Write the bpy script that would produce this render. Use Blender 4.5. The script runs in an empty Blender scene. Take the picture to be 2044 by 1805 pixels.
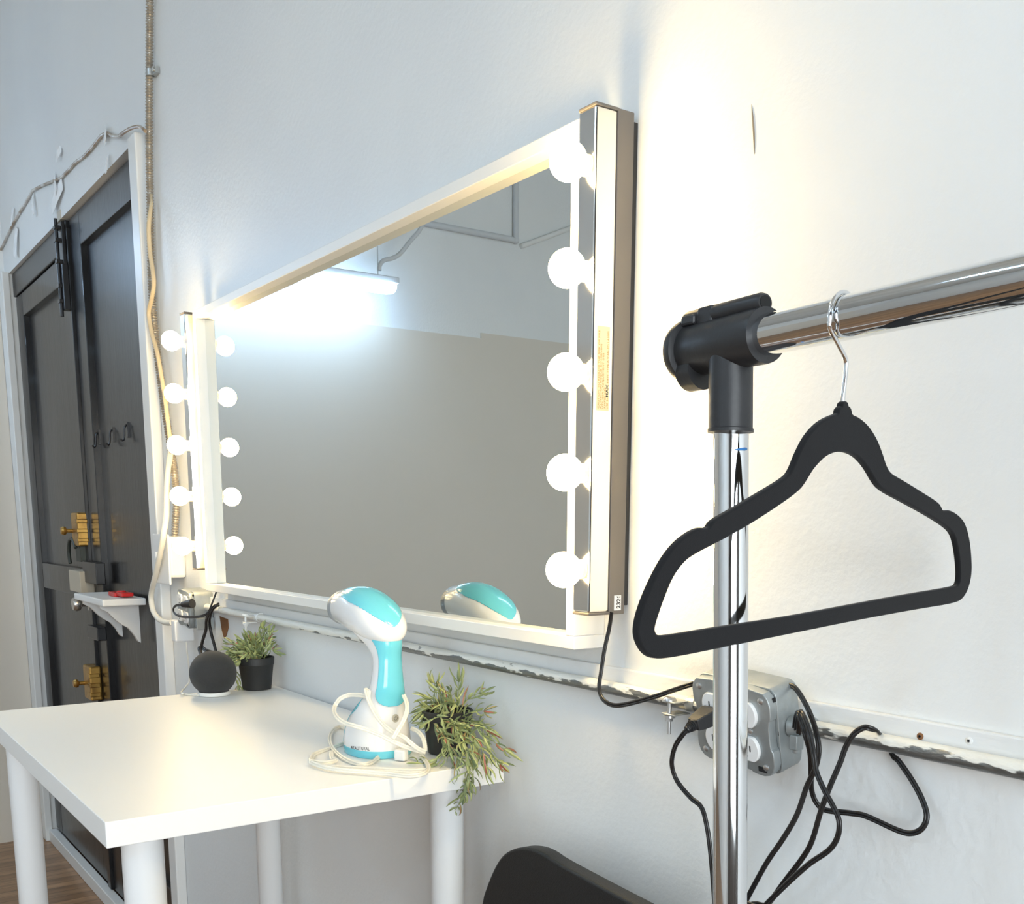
import bpy, bmesh, math, random
from mathutils import Vector, Matrix
random.seed(7)
scene = bpy.context.scene
COL = scene.collection
V = Vector
# ------------------------------------------------------------------ camera
FL, YAW, PITCH, ROLL, PPY = 2077.3333, 0.96109009, 0.17679568, 0.00236913, 1414.3217
CAM = V((1.40156228, -0.90973918, 1.44721114))
_f = V((-math.sin(YAW)*math.cos(PITCH), math.cos(YAW)*math.cos(PITCH), -math.sin(PITCH)))
_r0 = V((math.cos(YAW), math.sin(YAW), 0)); _u0 = _r0.cross(_f)
_r = math.cos(ROLL)*_r0 + math.sin(ROLL)*_u0
_u = -math.sin(ROLL)*_r0 + math.cos(ROLL)*_u0
cd = bpy.data.cameras.new('camera'); cam = bpy.data.objects.new('camera', cd); COL.objects.link(cam)
cam.matrix_world = Matrix(((_r.x, _u.x, -_f.x, CAM.x), (_r.y, _u.y, -_f.y, CAM.y), (_r.z, _u.z, -_f.z, CAM.z), (0, 0, 0, 1)))
cd.sensor_fit = 'HORIZONTAL'; cd.sensor_width = 36.0; cd.lens = FL*36/2044
cd.shift_x = 0.0; cd.shift_y = (PPY-902.5)/2044; cd.clip_start = 0.02
scene.camera = cam
scene.view_settings.view_transform = 'Standard'; scene.view_settings.look = 'None'
scene.view_settings.exposure = 1.1; scene.view_settings.gamma = 1.0; scene.view_settings.use_curve_mapping = False

def ray(px, py): return _f + _r*((px-1022)/FL) - _u*((py-PPY)/FL)
def at(px, py, x=None, y=None, z=None, d=None):
    """measured photo position -> point of the room on a known plane (or at a known distance)"""
    k = ray(px, py)
    if d is not None: t = d
    elif x is not None: t = (x-CAM.x)/k.x
    elif y is not None: t = (y-CAM.y)/k.y
    else: t = (z-CAM.z)/k.z
    return CAM + k*t
GLASS_Y = -0.030
def mir(px, py, x=None, z=None):
    p = at(px, py, x=x, z=z); return V((p.x, 2*GLASS_Y-p.y, p.z))

# ------------------------------------------------------------------ materials
def mat(name, col, rough=0.5, metal=0.0, bump=None, vary=None, spec=0.5, coat=0.0, emit=None, trans=0.0, alpha=None, sheen=0.0):
    m = bpy.data.materials.new(name); m.use_nodes = True
    nt = m.node_tree; b = nt.nodes['Principled BSDF']
    b.inputs['Base Color'].default_value = (*col, 1); b.inputs['Roughness'].default_value = rough
    b.inputs['Metallic'].default_value = metal; b.inputs['Specular IOR Level'].default_value = spec
    b.inputs['Coat Weight'].default_value = coat; b.inputs['Transmission Weight'].default_value = trans
    b.inputs['Sheen Weight'].default_value = sheen
    if alpha is not None: b.inputs['Alpha'].default_value = alpha
    if emit:
        b.inputs['Emission Color'].default_value = (*emit[0], 1); b.inputs['Emission Strength'].default_value = emit[1]
    tc = nt.nodes.new('ShaderNodeTexCoord')
    if vary:   # (scale, second colour, low, high[, stretch])
        n = nt.nodes.new('ShaderNodeTexNoise'); n.inputs['Scale'].default_value = vary[0]; n.inputs['Detail'].default_value = 6
        src = tc.outputs['Object']
        if len(vary) > 4:
            mp = nt.nodes.new('ShaderNodeMapping'); mp.inputs['Scale'].default_value = vary[4]
            nt.links.new(src, mp.inputs['Vector']); src = mp.outputs['Vector']
        nt.links.new(src, n.inputs['Vector'])
        r = nt.nodes.new('ShaderNodeValToRGB'); r.color_ramp.elements[0].position = vary[2]; r.color_ramp.elements[1].position = vary[3]
        r.color_ramp.elements[0].color = (*col, 1); r.color_ramp.elements[1].color = (*vary[1], 1)
        nt.links.new(n.outputs['Fac'], r.inputs['Fac']); nt.links.new(r.outputs['Color'], b.inputs['Base Color'])
    if bump:   # list of (scale, strength, stretch)
        prev = None
        for sc, st, stretch in bump:
            n = nt.nodes.new('ShaderNodeTexNoise'); n.inputs['Scale'].default_value = sc; n.inputs['Detail'].default_value = 4
            mp = nt.nodes.new('ShaderNodeMapping'); mp.inputs['Scale'].default_value = stretch
            nt.links.new(tc.outputs['Object'], mp.inputs['Vector']); nt.links.new(mp.outputs['Vector'], n.inputs['Vector'])
            bp = nt.nodes.new('ShaderNodeBump'); bp.inputs['Strength'].default_value = st; bp.inputs['Distance'].default_value = 0.01
            nt.links.new(n.outputs['Fac'], bp.inputs['Height'])
            if prev: nt.links.new(prev.outputs['Normal'], bp.inputs['Normal'])
            prev = bp
        nt.links.new(prev.outputs['Normal'], b.inputs['Normal'])
    return m

M = {}
M['wall'] = mat('white_wall_paint', (.80, .81, .80), .42, bump=[(6, .12, (1, 1, .35)), (90, .10, (1, 1, 1))], spec=.4,
                vary=(1.6, (.74, .755, .76), .42, .75))
M['board'] = mat('painted_board', (.78, .79, .79), .45, bump=[(40, .25, (.3, 1, 1))], vary=(9, (.66, .66, .62), .55, .8))
M['darkwall'] = mat('dark_brown_wall', (.10, .085, .075), .6, vary=(2, (.14, .12, .11), .4, .7))
M['trim'] = mat('white_gloss_trim', (.80, .80, .78), .35, bump=[(30, .08, (1, 1, .2))])
M['ceil'] = mat('ceiling_plaster', (.62, .61, .57), .7, bump=[(8, .2, (1, 1, 1))], vary=(2, (.5, .49, .45), .4, .7))
M['grey'] = mat('grey_matte_panel', (.70, .645, .56), .75, vary=(1.2, (.73, .67, .585), .35, .7))
M['blackdoor'] = mat('black_door_paint', (.009, .009, .010), .30, bump=[(14, .10, (1, 1, .25)), (70, .05, (1, 1, .3))], coat=.2, spec=.35,
                     vary=(7, (.022, .022, .023), .5, .75, (1, 1, .25)))
M['blackmetal'] = mat('black_painted_metal', (.012, .012, .014), .3, spec=.6)
M['white'] = mat('white_lacquer', (.87, .865, .84), .42, bump=[(60, .02, (1, 1, 1))])
M['frame'] = mat('white_mirror_frame', (.84, .83, .79), .4)
M['legwhite'] = mat('white_table_leg', (.80, .81, .81), .3)
M['plastic'] = mat('white_plastic', (.84, .84, .83), .3)
M['greyplastic'] = mat('grey_plastic', (.62, .64, .66), .4)
M['mirror'] = mat('mirror_glass', (.75, .77, .75), 0.0, 1.0)
M['chrome'] = mat('polished_chrome', (.78, .79, .80), .06, 1.0)
M['chromebar'] = mat('lamp_chrome', (.74, .73, .71), .10, 1.0)
M['taupe'] = mat('dark_grey_plastic', (.15, .132, .115), .4)
M['blackplastic'] = mat('black_plastic', (.022, .022, .024), .42, bump=[(200, .03, (1, 1, 1))])
M['velvet'] = mat('black_velvet', (.010, .010, .011), .9, bump=[(1500, .06, (1, 1, 1))], sheen=.10, spec=.15)
M['cord'] = mat('black_cord', (.014, .013, .013), .28)
M['whitecord'] = mat('white_cord', (.80, .77, .68), .4)
M['creamcord'] = mat('cream_cord', (.62, .50, .32), .5)
M['brownwire'] = mat('brown_speaker_wire', (.30, .21, .13), .4, vary=(9, (.62, .60, .56), .45, .6))
M['galv'] = mat('galvanised_steel', (.46, .48, .48), .38, .85, bump=[(50, .12, (1, 1, 1))], vary=(22, (.60, .61, .60), .4, .7))
M['galvbox'] = mat('galvanised_box', (.30, .33, .34), .45, .6, bump=[(35, .2, (1, 1, 1))], vary=(18, (.46, .49, .49), .35, .7))
M['flex'] = mat('armoured_cable_steel', (.50, .45, .38), .4, .7)
M['brass'] = mat('aged_brass', (.50, .30, .08), .35, .85, vary=(25, (.30, .17, .05), .45, .7))
M['nickel'] = mat('nickel', (.6, .58, .55), .25, .9)
M['greenbronze'] = mat('dark_bronze', (.045, .052, .045), .45, .3)
M['beige'] = mat('beige_lock_case', (.50, .44, .34), .45)
M['red'] = mat('red_plastic', (.55, .02, .02), .35)
M['rust'] = mat('rusty_stain', (.22, .10, .04), .9)
M['fabric'] = mat('charcoal_fabric', (.030, .029, .028), .85, bump=[(900, .3, (1, 1, 1))], sheen=.1)
M['pot'] = mat('black_pot_plastic', (.018, .018, .018), .5)
M['soil'] = mat('dark_soil', (.02, .016, .012), .95, bump=[(150, .6, (1, 1, 1))])
M['aqua'] = mat('aqua_plastic', (.155, .60, .72), .16, coat=.3)
M['aquadark'] = mat('aqua_smoked_plastic', (.10, .42, .52), .2, coat=.3)
M['steamwhite'] = mat('glossy_white_plastic', (.83, .83, .83), .2, coat=.2)
M['steamgrey'] = mat('grey_nozzle', (.30, .33, .36), .35)
M['button'] = mat('taupe_button', (.45, .42, .34), .4)
M['ink'] = mat('dark_ink', (.03, .03, .03), .6)
M['ochre'] = mat('ochre_ink', (.55, .36, .12), .6)
M['labelpaper'] = mat('label_film', (.78, .66, .42), .45)
M['paper'] = mat('white_label', (.85, .85, .83), .6)
M['bluereflection'] = mat('blue_reflection', (.05, .22, .55), .6)
M['tape'] = mat('clear_tape', (.93, .95, .97), .2)
M['chair'] = mat('black_leatherette', (.009, .010, .011), .5, bump=[(700, .15, (1, 1, 1))])
M['screw'] = mat('zinc_screw', (.6, .6, .6), .3, .9)
M['dark'] = mat('dark_hole', (.01, .01, .01), .9)
M['scratch'] = mat('scratched_plaster', (.32, .25, .17), .9)
M['bulb'] = mat('lit_bulb', (1, 1, 1), .3, emit=((1.0, .735, .355), 37.0))
M['tube'] = mat('lit_tube', (1, 1, 1), .3, emit=((.47, .70, 1.0), 12.0))
M['added_tube'] = mat('added_tube_glow', (1, 1, 1), .3, emit=((.56, .78, 1.0), 11.5))  # glow of the added tube lights out of view
M['ring'] = mat('white_base_ring', (.85, .84, .78), .3)

def wood_floor():
    m = bpy.data.materials.new('brown_wood_floor'); m.use_nodes = True; nt = m.node_tree; b = nt.nodes['Principled BSDF']
    tc = nt.nodes.new('ShaderNodeTexCoord'); mp = nt.nodes.new('ShaderNodeMapping'); mp.inputs['Rotation'].default_value = (0, 0, math.pi/2)
    br = nt.nodes.new('ShaderNodeTexBrick'); br.inputs['Scale'].default_value = 1.0
    br.inputs['Brick Width'].default_value = .9; br.inputs['Row Height'].default_value = .057; br.inputs['Mortar Size'].default_value = .0012
    br.inputs['Color1'].default_value = (.36, .20, .10, 1); br.inputs['Color2'].default_value = (.24, .125, .06, 1); br.inputs['Mortar'].default_value = (.03, .014, .008, 1)
    nt.links.new(tc.outputs['Object'], mp.inputs['Vector']); nt.links.new(mp.outputs['Vector'], br.inputs['Vector'])
    n = nt.nodes.new('ShaderNodeTexNoise'); n.inputs['Scale'].default_value = 5; n.inputs['Detail'].default_value = 8
    mp2 = nt.nodes.new('ShaderNodeMapping'); mp2.inputs['Scale'].default_value = (8, 1, 1)
    nt.links.new(tc.outputs['Object'], mp2.inputs['Vector']); nt.links.new(mp2.outputs['Vector'], n.inputs['Vector'])
    mx = nt.nodes.new('ShaderNodeMix'); mx.data_type = 'RGBA'; mx.blend_type = 'OVERLAY'; mx.inputs[0].default_value = .7
    nt.links.new(br.outputs['Color'], mx.inputs[6]); nt.links.new(n.outputs['Fac'], mx.inputs[7])
    nt.links.new(mx.outputs[2], b.inputs['Base Color']); b.inputs['Roughness'].default_value = .3
    return m
M['floor'] = wood_floor()

def leaf_mat(name, a, b_, c):
    m = bpy.data.materials.new(name); m.use_nodes = True; nt = m.node_tree; b = nt.nodes['Principled BSDF']
    g = nt.nodes.new('ShaderNodeNewGeometry'); r = nt.nodes.new('ShaderNodeValToRGB')
    e = r.color_ramp.elements; e[0].color = (*a, 1); e[0].position = 0.0; e[1].color = (*b_, 1); e[1].position = .86
    x = e.new(.93); x.color = (*b_, 1); x = e.new(.97); x.color = (*c, 1)
    nt.links.new(g.outputs['Random Per Island'], r.inputs['Fac']); nt.links.new(r.outputs['Color'], b.inputs['Base Color'])
    b.inputs['Roughness'].default_value = .45
    return m
M['leaf'] = leaf_mat('succulent_leaves', (.15, .20, .10), (.46, .50, .20), (.36, .10, .07))

def pipe_mat():
    """galvanised pipe with flaking white paint on its upper side and full white paint at the left run"""
    m = mat('half_painted_conduit', (.80, .80, .76), .45, bump=[(120, .35, (.4, 1, 1))])
    nt = m.node_tree; b = nt.nodes['Principled BSDF']
    g = nt.nodes.new('ShaderNodeTexCoord'); s = nt.nodes.new('ShaderNodeSeparateXYZ'); nt.links.new(g.outputs['Object'], s.inputs[0])
    n = nt.nodes.new('ShaderNodeTexNoise'); n.inputs['Scale'].default_value = 110; n.inputs['Detail'].default_value = 6
    mp = nt.nodes.new('ShaderNodeMapping'); mp.inputs['Scale'].default_value = (.25, 1, 1)
    nt.links.new(g.outputs['Object'], mp.inputs['Vector']); nt.links.new(mp.outputs['Vector'], n.inputs['Vector'])
    def mathn(op, a, b2, v=None):
        k = nt.nodes.new('ShaderNodeMath'); k.operation = op
        nt.links.new(a, k.inputs[0])
        if v is None: nt.links.new(b2, k.inputs[1])
        else: k.inputs[1].default_value = v
        return k.outputs[0]
    # object space: origin is on the pipe axis, x along the wall
    z = mathn('MULTIPLY', s.outputs['Z'], None, 70.0)
    xx = mathn('MULTIPLY', s.outputs['X'], None, -1.6); xx = mathn('MAXIMUM', xx, None, -1.72)
    t = mathn('ADD', z, xx); nn = mathn('MULTIPLY', n.outputs['Fac'], None, 2.2); t = mathn('ADD', t, nn); t = mathn('ADD', t, None, .95)
    r = nt.nodes.new('ShaderNodeValToRGB'); r.color_ramp.elements[0].position = .35; r.color_ramp.elements[1].position = .45
    r.color_ramp.elements[0].color = (.24, .245, .24, 1); r.color_ramp.elements[1].color = (.80, .79, .73, 1)
    nt.links.new(t, r.inputs['Fac']); nt.links.new(r.outputs['Color'], b.inputs['Base Color'])
    inv = nt.nodes.new('ShaderNodeValToRGB'); inv.color_ramp.elements[0].position = .35; inv.color_ramp.elements[1].position = .45
    inv.color_ramp.elements[0].color = (.8, .8, .8, 1); inv.color_ramp.elements[1].color = (0, 0, 0, 1)
    nt.links.new(t, inv.inputs['Fac']); nt.links.new(inv.outputs['Color'], b.inputs['Metallic'])
    return m
M['pipe'] = pipe_mat()

# ------------------------------------------------------------------ mesh helpers
OFF = {}
def thing(name, label, cat, loc=(0, 0, 0), group=None):
    o = bpy.data.objects.new(name, None); COL.objects.link(o); o.location = loc; o.empty_display_size = .05
    o['label'] = label; o['category'] = cat
    if group: o['group'] = group
    OFF[o.name] = V(loc); return o
def finish(o, bevel, smooth, seg=2):
    if smooth:
        for p in o.data.polygons: p.use_smooth = True
        try: o.data.set_sharp_from_angle(angle=math.radians(smooth if smooth is not True else 40))
        except Exception: pass
    if bevel:
        b = o.modifiers.new('bevel', 'BEVEL'); b.width = bevel; b.segments = seg; b.limit_method = 'ANGLE'; b.angle_limit = math.radians(35)
def obj(name, bm, m, parent=None, loc=None, bevel=0, smooth=True, label=None):
    if isinstance(bm, bmesh.types.BMesh):
        bmesh.ops.recalc_face_normals(bm, faces=bm.faces); me = bpy.data.meshes.new(name); bm.to_mesh(me); bm.free()
    else: me = bm; me.name = name
    off = OFF[parent.name] if parent else V(loc or (0, 0, 0))
    me.transform(Matrix.Translation(-off))
    o = bpy.data.objects.new(name, me); COL.objects.link(o)
    if parent: o.parent = parent
    else: o.location = off
    OFF[o.name] = off
    if not me.materials: me.materials.append(M[m] if isinstance(m, str) else m)
    finish(o, bevel, smooth)
    if label: o['label'] = label
    return o
def single(name, bm, m, label, cat, loc=(0, 0, 0), group=None, **k):
    o = obj(name, bm, m, None, loc, **k); o['label'] = label; o['category'] = cat
    if group: o['group'] = group
    return o
def struct(name, bm, m, **k):
    o = obj(name, bm, m, **k); o['kind'] = 'structure'; return o
B = bmesh.new
def box(bm, lo, hi, mx=None):
    lo = V(lo); hi = V(hi); vs = []
    for x in (lo.x, hi.x):
        for y in (lo.y, hi.y):
            for z in (lo.z, hi.z):
                p = V((x, y, z)); vs.append(bm.verts.new(mx @ p if mx else p))
    for f in ((0, 1, 3, 2), (4, 6, 7, 5), (0, 4, 5, 1), (2, 3, 7, 6), (0, 2, 6, 4), (1, 5, 7, 3)):
        bm.faces.new([vs[i] for i in f])
    return bm
def frame_of(t, up=V((0, 0, 1))):
    t = t.normalized()
    if abs(t.dot(up)) > .98: up = V((1, 0, 0))
    a = t.cross(up).normalized(); b = a.cross(t).normalized(); return a, b
def rings(bm, R, cap=True, closed=False):
    vs = [[bm.verts.new(p) for p in r] for r in R]; n = len(R[0])
    for i in range(len(vs)-1):
        for j in range(n):
            bm.faces.new((vs[i][j], vs[i][(j+1) % n], vs[i+1][(j+1) % n], vs[i+1][j]))
    if cap:
        bm.faces.new(vs[0][::-1]); bm.faces.new(vs[-1])
    return bm
def cyl(bm, p0, p1, r0, r1=None, n=24, cap=True):
    p0, p1 = V(p0), V(p1); r1 = r0 if r1 is None else r1; a, b = frame_of(p1-p0)
    return rings(bm, [[p+(a*math.cos(k*2*math.pi/n)+b*math.sin(k*2*math.pi/n))*r for k in range(n)] for p, r in ((p0, r0), (p1, r1))], cap)
def lathe(bm, prof, c, axis=V((0, 0, 1)), n=40, cap=True):
    c = V(c); a, b = frame_of(axis); ax = axis.normalized()
    return rings(bm, [[c+ax*h+(a*math.cos(k*2*math.pi/n)+b*math.sin(k*2*math.pi/n))*max(r, 1e-5) for k in range(n)] for r, h in prof], cap)
def smooth_path(pts, n=8):
    pts = [V(p) for p in pts]; out = []
    for i in range(len(pts)-1):
        p0 = pts[max(i-1, 0)]; p1 = pts[i]; p2 = pts[i+1]; p3 = pts[min(i+2, len(pts)-1)]
        for k in range(n):
            t = k/n
            out.append(.5*((2*p1)+(p2-p0)*t+(2*p0-5*p1+4*p2-p3)*t*t+(3*p1-p0-3*p2+p3)*t**3))
    out.append(pts[-1]); return out
def resample(path, step):
    L = [0.0]
    for a, b in zip(path, path[1:]): L.append(L[-1]+(b-a).length)
    n = max(2, int(L[-1]/step)); out = []; j = 0
    for i in range(n+1):
        s = L[-1]*i/n
        while j < len(L)-2 and L[j+1] < s: j += 1
        t = (s-L[j])/max(L[j+1]-L[j], 1e-9); out.append(path[j].lerp(path[j+1], min(max(t, 0), 1)))
    return out
def tube(bm, pts, r, n=10, sm=6, rb=None, ref=None, rfun=None, twin=False):
    """swept tube; rb = second radius (flat cord), twin = two parallel wires with a web"""
    path = smooth_path(pts, sm) if sm else [V(p) for p in pts]
    a = None; R = []; R2 = []
    for i, p in enumerate(path):
        t = (path[min(i+1, len(path)-1)]-path[max(i-1, 0)])
        if t.length < 1e-9: t = V((0, 0, 1))
        t.normalize()
        if a is None: a, b = frame_of(t, ref or V((0, 0, 1)))
        else:
            a = (a-t*a.dot(t)); a.normalize(); b = a.cross(t).normalized()
        rr = r*(rfun(i, len(path)) if rfun else 1.0); r2 = rb*(rr/r) if rb else rr
        if twin:
            ring = []
            for k in range(16):
                th = k*2*math.pi/16; rad = .62+.38*abs(math.cos(th))**.7
                ring.append(p+a*(math.cos(th)*rr*1.0)+b*(math.sin(th)*rr*.55*(.55+.45*abs(math.cos(th)*1.35) if abs(math.cos(th)) < .74 else 1)))
            R.append(ring)
        else:
            R.append([p+a*(math.cos(k*2*math.pi/n)*rr)+b*(math.sin(k*2*math.pi/n)*r2) for k in range(n)])
    return rings(bm, R)
def sphere(bm, c, r, n=28, sz=1.0):
    m = n//2
    return lathe(bm, [(r*math.sin(math.pi*i/m), -r*sz*math.cos(math.pi*i/m)) for i in range(m+1)], c, n=n)
def chaikin(p, it=2):
    for _ in range(it):
        q = []
        for i in range(len(p)):
            a, b = V(p[i]), V(p[(i+1) % len(p)]); q += [a.lerp(b, .25), a.lerp(b, .75)]
        p = q
    return p
def poly2d(loops, mx, extrude, bevel=0.0, res=3):
    """filled 2-D outlines (holes allowed) with thickness, placed by matrix mx"""
    cu = bpy.data.curves.new('outline', 'CURVE'); cu.dimensions = '2D'; cu.fill_mode = 'BOTH'; cu.extrude = extrude; cu.bevel_depth = bevel; cu.bevel_resolution = res
    for lp in loops:
        sp = cu.splines.new('POLY'); sp.points.add(len(lp)-1); sp.use_cyclic_u = True
        for q, p in zip(sp.points, lp): q.co = (p[0], p[1], 0, 1)
    return curve_mesh(cu, mx)
def curve_mesh(cu, mx):
    o = bpy.data.objects.new('outline', cu); COL.objects.link(o); bpy.context.view_layer.update()
    me = bpy.data.meshes.new_from_object(o.evaluated_get(bpy.context.evaluated_depsgraph_get()))
    bpy.data.objects.remove(o); bpy.data.curves.remove(cu); me.materials.clear(); me.transform(mx); return me
def text_mesh(body, size, mx, ext=.00015, align='LEFT', space=1.0, bold=0.0):
    cu = bpy.data.curves.new('text', 'FONT'); cu.body = body; cu.size = size; cu.extrude = ext; cu.align_x = align; cu.space_character = space; cu.offset = bold
    return curve_mesh(cu, mx)
def basis(o, x, y):
    x = V(x).normalized(); y = V(y); z = x.cross(y).normalized(); y = z.cross(x)
    return Matrix(((x.x, y.x, z.x, o[0]), (x.y, y.y, z.y, o[1]), (x.z, y.z, z.z, o[2]), (0, 0, 0, 1)))

# ------------------------------------------------------------------ room shell
XC, XR, YF, ZC = -3.69, 3.6, -4.6, 3.9
DX0, DX1, DZ = -3.60, -1.672, 2.47
bm = B(); box(bm, (DX1, 0, 0), (XR, .15, ZC)); box(bm, (XC-.15, 0, 0), (DX0, .15, ZC)); box(bm, (DX0, 0, DZ), (DX1, .15, ZC)); wall_back = struct('wall_back', bm, 'wall', smooth=False)
struct('wall_left', box(B(), (XC-.15, YF, 0), (XC, 0, ZC)), 'wall', smooth=False)
WY0, WY1, WZ0, WZ1 = -2.9, -.75, .75, 2.35
bm = B(); box(bm, (XR, YF, 0), (XR+.15, WY0, ZC)); box(bm, (XR, WY1, 0), (XR+.15, .15, ZC)); box(bm, (XR, WY0, 0), (XR+.15, WY1, WZ0)); box(bm, (XR, WY0, WZ1), (XR+.15, WY1, ZC)); struct('wall_right', bm, 'darkwall', smooth=False)
added_win = bpy.data.objects.new('added_window_1', None); COL.objects.link(added_win); added_win.location = (XR, (WY0+WY1)/2, WZ0); OFF['added_window_1'] = V(added_win.location); added_win['kind'] = 'structure'  # unseen opening and frame, added to bring in light from the right
bm = B()
for y in (WY0, (WY0+WY1)/2-.025, WY1-.05): box(bm, (XR+.04, y, WZ0), (XR+.09, y+.05, WZ1))
for z in (WZ0, (WZ0+WZ1)/2-.025, WZ1-.05): box(bm, (XR+.042, WY0, z), (XR+.088, WY1, z+.05))
obj('added_window_frame', bm, 'trim', added_win, smooth=False)
ld = bpy.data.lights.new('added_fill_light', 'AREA'); ld.shape = 'RECTANGLE'; ld.size = WY1-WY0; ld.size_y = WZ1-WZ0; ld.energy = 69; ld.color = (.89, .96, 1.0)  # area lamp added in the unseen opening to brighten the back wall
lo = bpy.data.objects.new('added_fill_light', ld); COL.objects.link(lo); lo.matrix_world = Matrix.Translation((XR+.14, (WY0+WY1)/2, (WZ0+WZ1)/2)) @ Matrix.Rotation(math.pi/2, 4, 'Y') @ Matrix.Rotation(math.pi/2, 4, 'Z')
struct('wall_front', box(B(), (XC-.15, YF-.15, 0), (XR+.15, YF, ZC)), 'wall', smooth=False)
struct('floor', box(B(), (XC-.15, YF-.15, -.1), (XR+.15, .15, 0)), 'floor', smooth=False)
struct('ceiling', box(B(), (XC-.15, YF-.15, ZC), (XR+.15, .15, ZC+.1)), 'ceil', smooth=False)
struct('trim_1', box(B(), (-1.672, -.03, 0), (-1.604, 0, 2.462)), 'trim', bevel=.004, smooth=False)
struct('trim_2', box(B(), (XC+.012, -.03, 0), (-3.585, 0, 2.475)), 'trim', bevel=.004, smooth=False)
struct('trim_3', box(B(), (-1.25, -.008, 1.218), (1.6, 0, 1.257)), 'board', bevel=.002, smooth=False)
bm = B(); box(bm, (DX0+.01, -.016, .0), (DX1, .02, .055)); struct('trim_4', bm, 'trim', bevel=.003, smooth=False)
struct('trim_5', box(B(), (XC, -2.484, 0), (XC+.012, -.0305, 2.457)), 'grey', smooth=False)
struct('trim_6', box(B(), (XC, YF, 0), (XC+.012, -2.484, 2.487)), 'grey', smooth=False)
# fluted edges of the plaster above the rail: a long scratch in the paint
p0, p1 = at(1500, 208, y=-.0004), at(1506, 308, y=-.0004)
bm = B(); tube(bm, [p0, p0.lerp(p1, .5)+V((.001, 0, 0)), p1], .0011, n=6, rfun=lambda i, n: max(.1, math.sin(math.pi*(i+.3)/(n)))); obj('scratch', bm, 'scratch', wall_back)

# ------------------------------------------------------------------ black double door
door = bpy.data.objects.new('door_1', None); COL.objects.link(door); door.location = (-2.62, .02, 0); OFF['door_1'] = V(door.location); door['kind'] = 'structure'
def leaf(x0, x1, z0, z1, stile_l, stile_r, rails, y=.02):
    bm = B(); box(bm, (x0, y+.022, z0), (x1, y+.05, z1))            # recessed panels
    box(bm, (x0, y, z0), (x0+stile_l, y+.04, z1)); box(bm, (x1-stile_r, y, z0), (x1, y+.04, z1))
    for a, b in rails: box(bm, (x0+stile_l-.001, y+.0005, a), (x1-stile_r+.001, y+.04, b))
    return bm
MX = -2.62
obj('door_leaf', leaf(DX0+.005, MX-.012, .06, 2.375, .125, .10, [(.06, .26), (1.165, 1.272), (2.285, 2.375)]), 'blackdoor', door, bevel=.003, smooth=False)
obj('door_leaf', leaf(MX+.035, DX1-.004, .06, 2.465, .13, .03, [(.06, .28), (2.358, 2.465)]), 'blackdoor', door, bevel=.003, smooth=False)
obj('header', box(B(), (DX0+.003, .012, 2.378), (MX+.01, .06, 2.468)), 'blackmetal', door, bevel=.003, smooth=False)
obj('astragal', box(B(), (MX-.012, .008, .06), (MX+.034, .05, 2.44)), 'blackdoor', door, bevel=.003, smooth=False)
# surface bolt at the top of the meeting stile
bolt = obj('surface_bolt', box(box(B(), (MX-.03, -.004, 2.32), (MX+.02, .008, 2.46)), (MX-.005, -.012, 2.17), (MX+.03, .008, 2.32)), 'blackmetal', door, bevel=.002, smooth=False)
bm = B(); cyl(bm, (MX+.0, -.016, 2.15), (MX+.0, -.016, 2.47), .006)
for z in (2.2, 2.25, 2.33, 2.40, 2.44): box(bm, (MX-.014, -.024, z-.006), (MX+.014, -.004, z+.006))
obj('bolt_rod', bm, 'blackmetal', bolt, bevel=.001)
obj('bolt_socket', box(B(), (MX-.035, -.002, 2.468), (MX+.015, .012, 2.50)), 'beige', door, bevel=.002, smooth=False)
def latch(px, py, s=1.0):
    c = at(px, py, y=.0)
    bm = B(); box(bm, (c.x-.02*s, -.022, c.z-.06*s), (c.x+.075*s, .02, c.z+.06*s))
    lat = obj('night_latch', bm, 'brass', door, bevel=.006, smooth=False)
    bm = B(); lathe(bm, [(.007, 0), (.007, .02), (.014, .024), (.016, .032), (.012, .04), (0, .041)], (c.x-.005, -.022, c.z-.005), axis=V((0, -1, 0)), n=20); obj('latch_knob', bm, 'brass', lat)
    bm = B()
    for dz in (-.045, -.012, .022): box(bm, (c.x+.050*s, -.026, c.z+dz*s), (c.x+.085*s, .012, c.z+(dz+.015)*s))
    obj('strike', bm, 'brass', lat, bevel=.003, smooth=False)
latch(158, 1057); latch(182, 1360, 1.05)
c = at(160, 1110, y=.0)
pts = [V((c.x-.075, -.02, c.z-.03)), V((c.x-.085, -.02, c.z+.01)), V((c.x-.06, -.02, c.z+.055)), V((c.x-.01, -.02, c.z+.06)), V((c.x+.03, -.02, c.z+.03))]
bm = B(); tube(bm, pts, .007); box(bm, (c.x-.02, -.01, c.z-.02), (c.x+.05, .02, c.z+.05)); obj('pull_handle', bm, 'greenbronze', door, bevel=.002)
p0, p1 = at(141, 1137, y=-.02), at(167, 1176, y=-.02)
obj('lock_case', box(B(), (p0.x+.01, -.03, p1.z-.015), (p1.x-.005, .02, p0.z)), 'beige', door, bevel=.003, smooth=False)
p0, p1 = at(168, 1120, y=0), at(203, 1168, y=0)
obj('rim_lock', box(B(), (p0.x+.02, -.012, p1.z), (p1.x-.02, .02, p0.z)), 'blackmetal', door, bevel=.003, smooth=False)
p0, p1 = at(178, 1246, y=0), at(205, 1281, y=0)
obj('rim_lock', box(B(), (p0.x+.02, -.012, p1.z), (p1.x-.02, .02, p0.z)), 'blackmetal', door, bevel=.003, smooth=False)
c = at(152, 1206, y=-.03)
bm = B(); lathe(bm, [(.028, 0), (.028, .006), (.011, .01), (.011, .03), (.024, .038), (.027, .05), (.022, .062), (0, .064)], (c.x, .02, c.z), axis=V((0, -1, 0)), n=28); obj('door_knob', bm, 'nickel', door)
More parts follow.
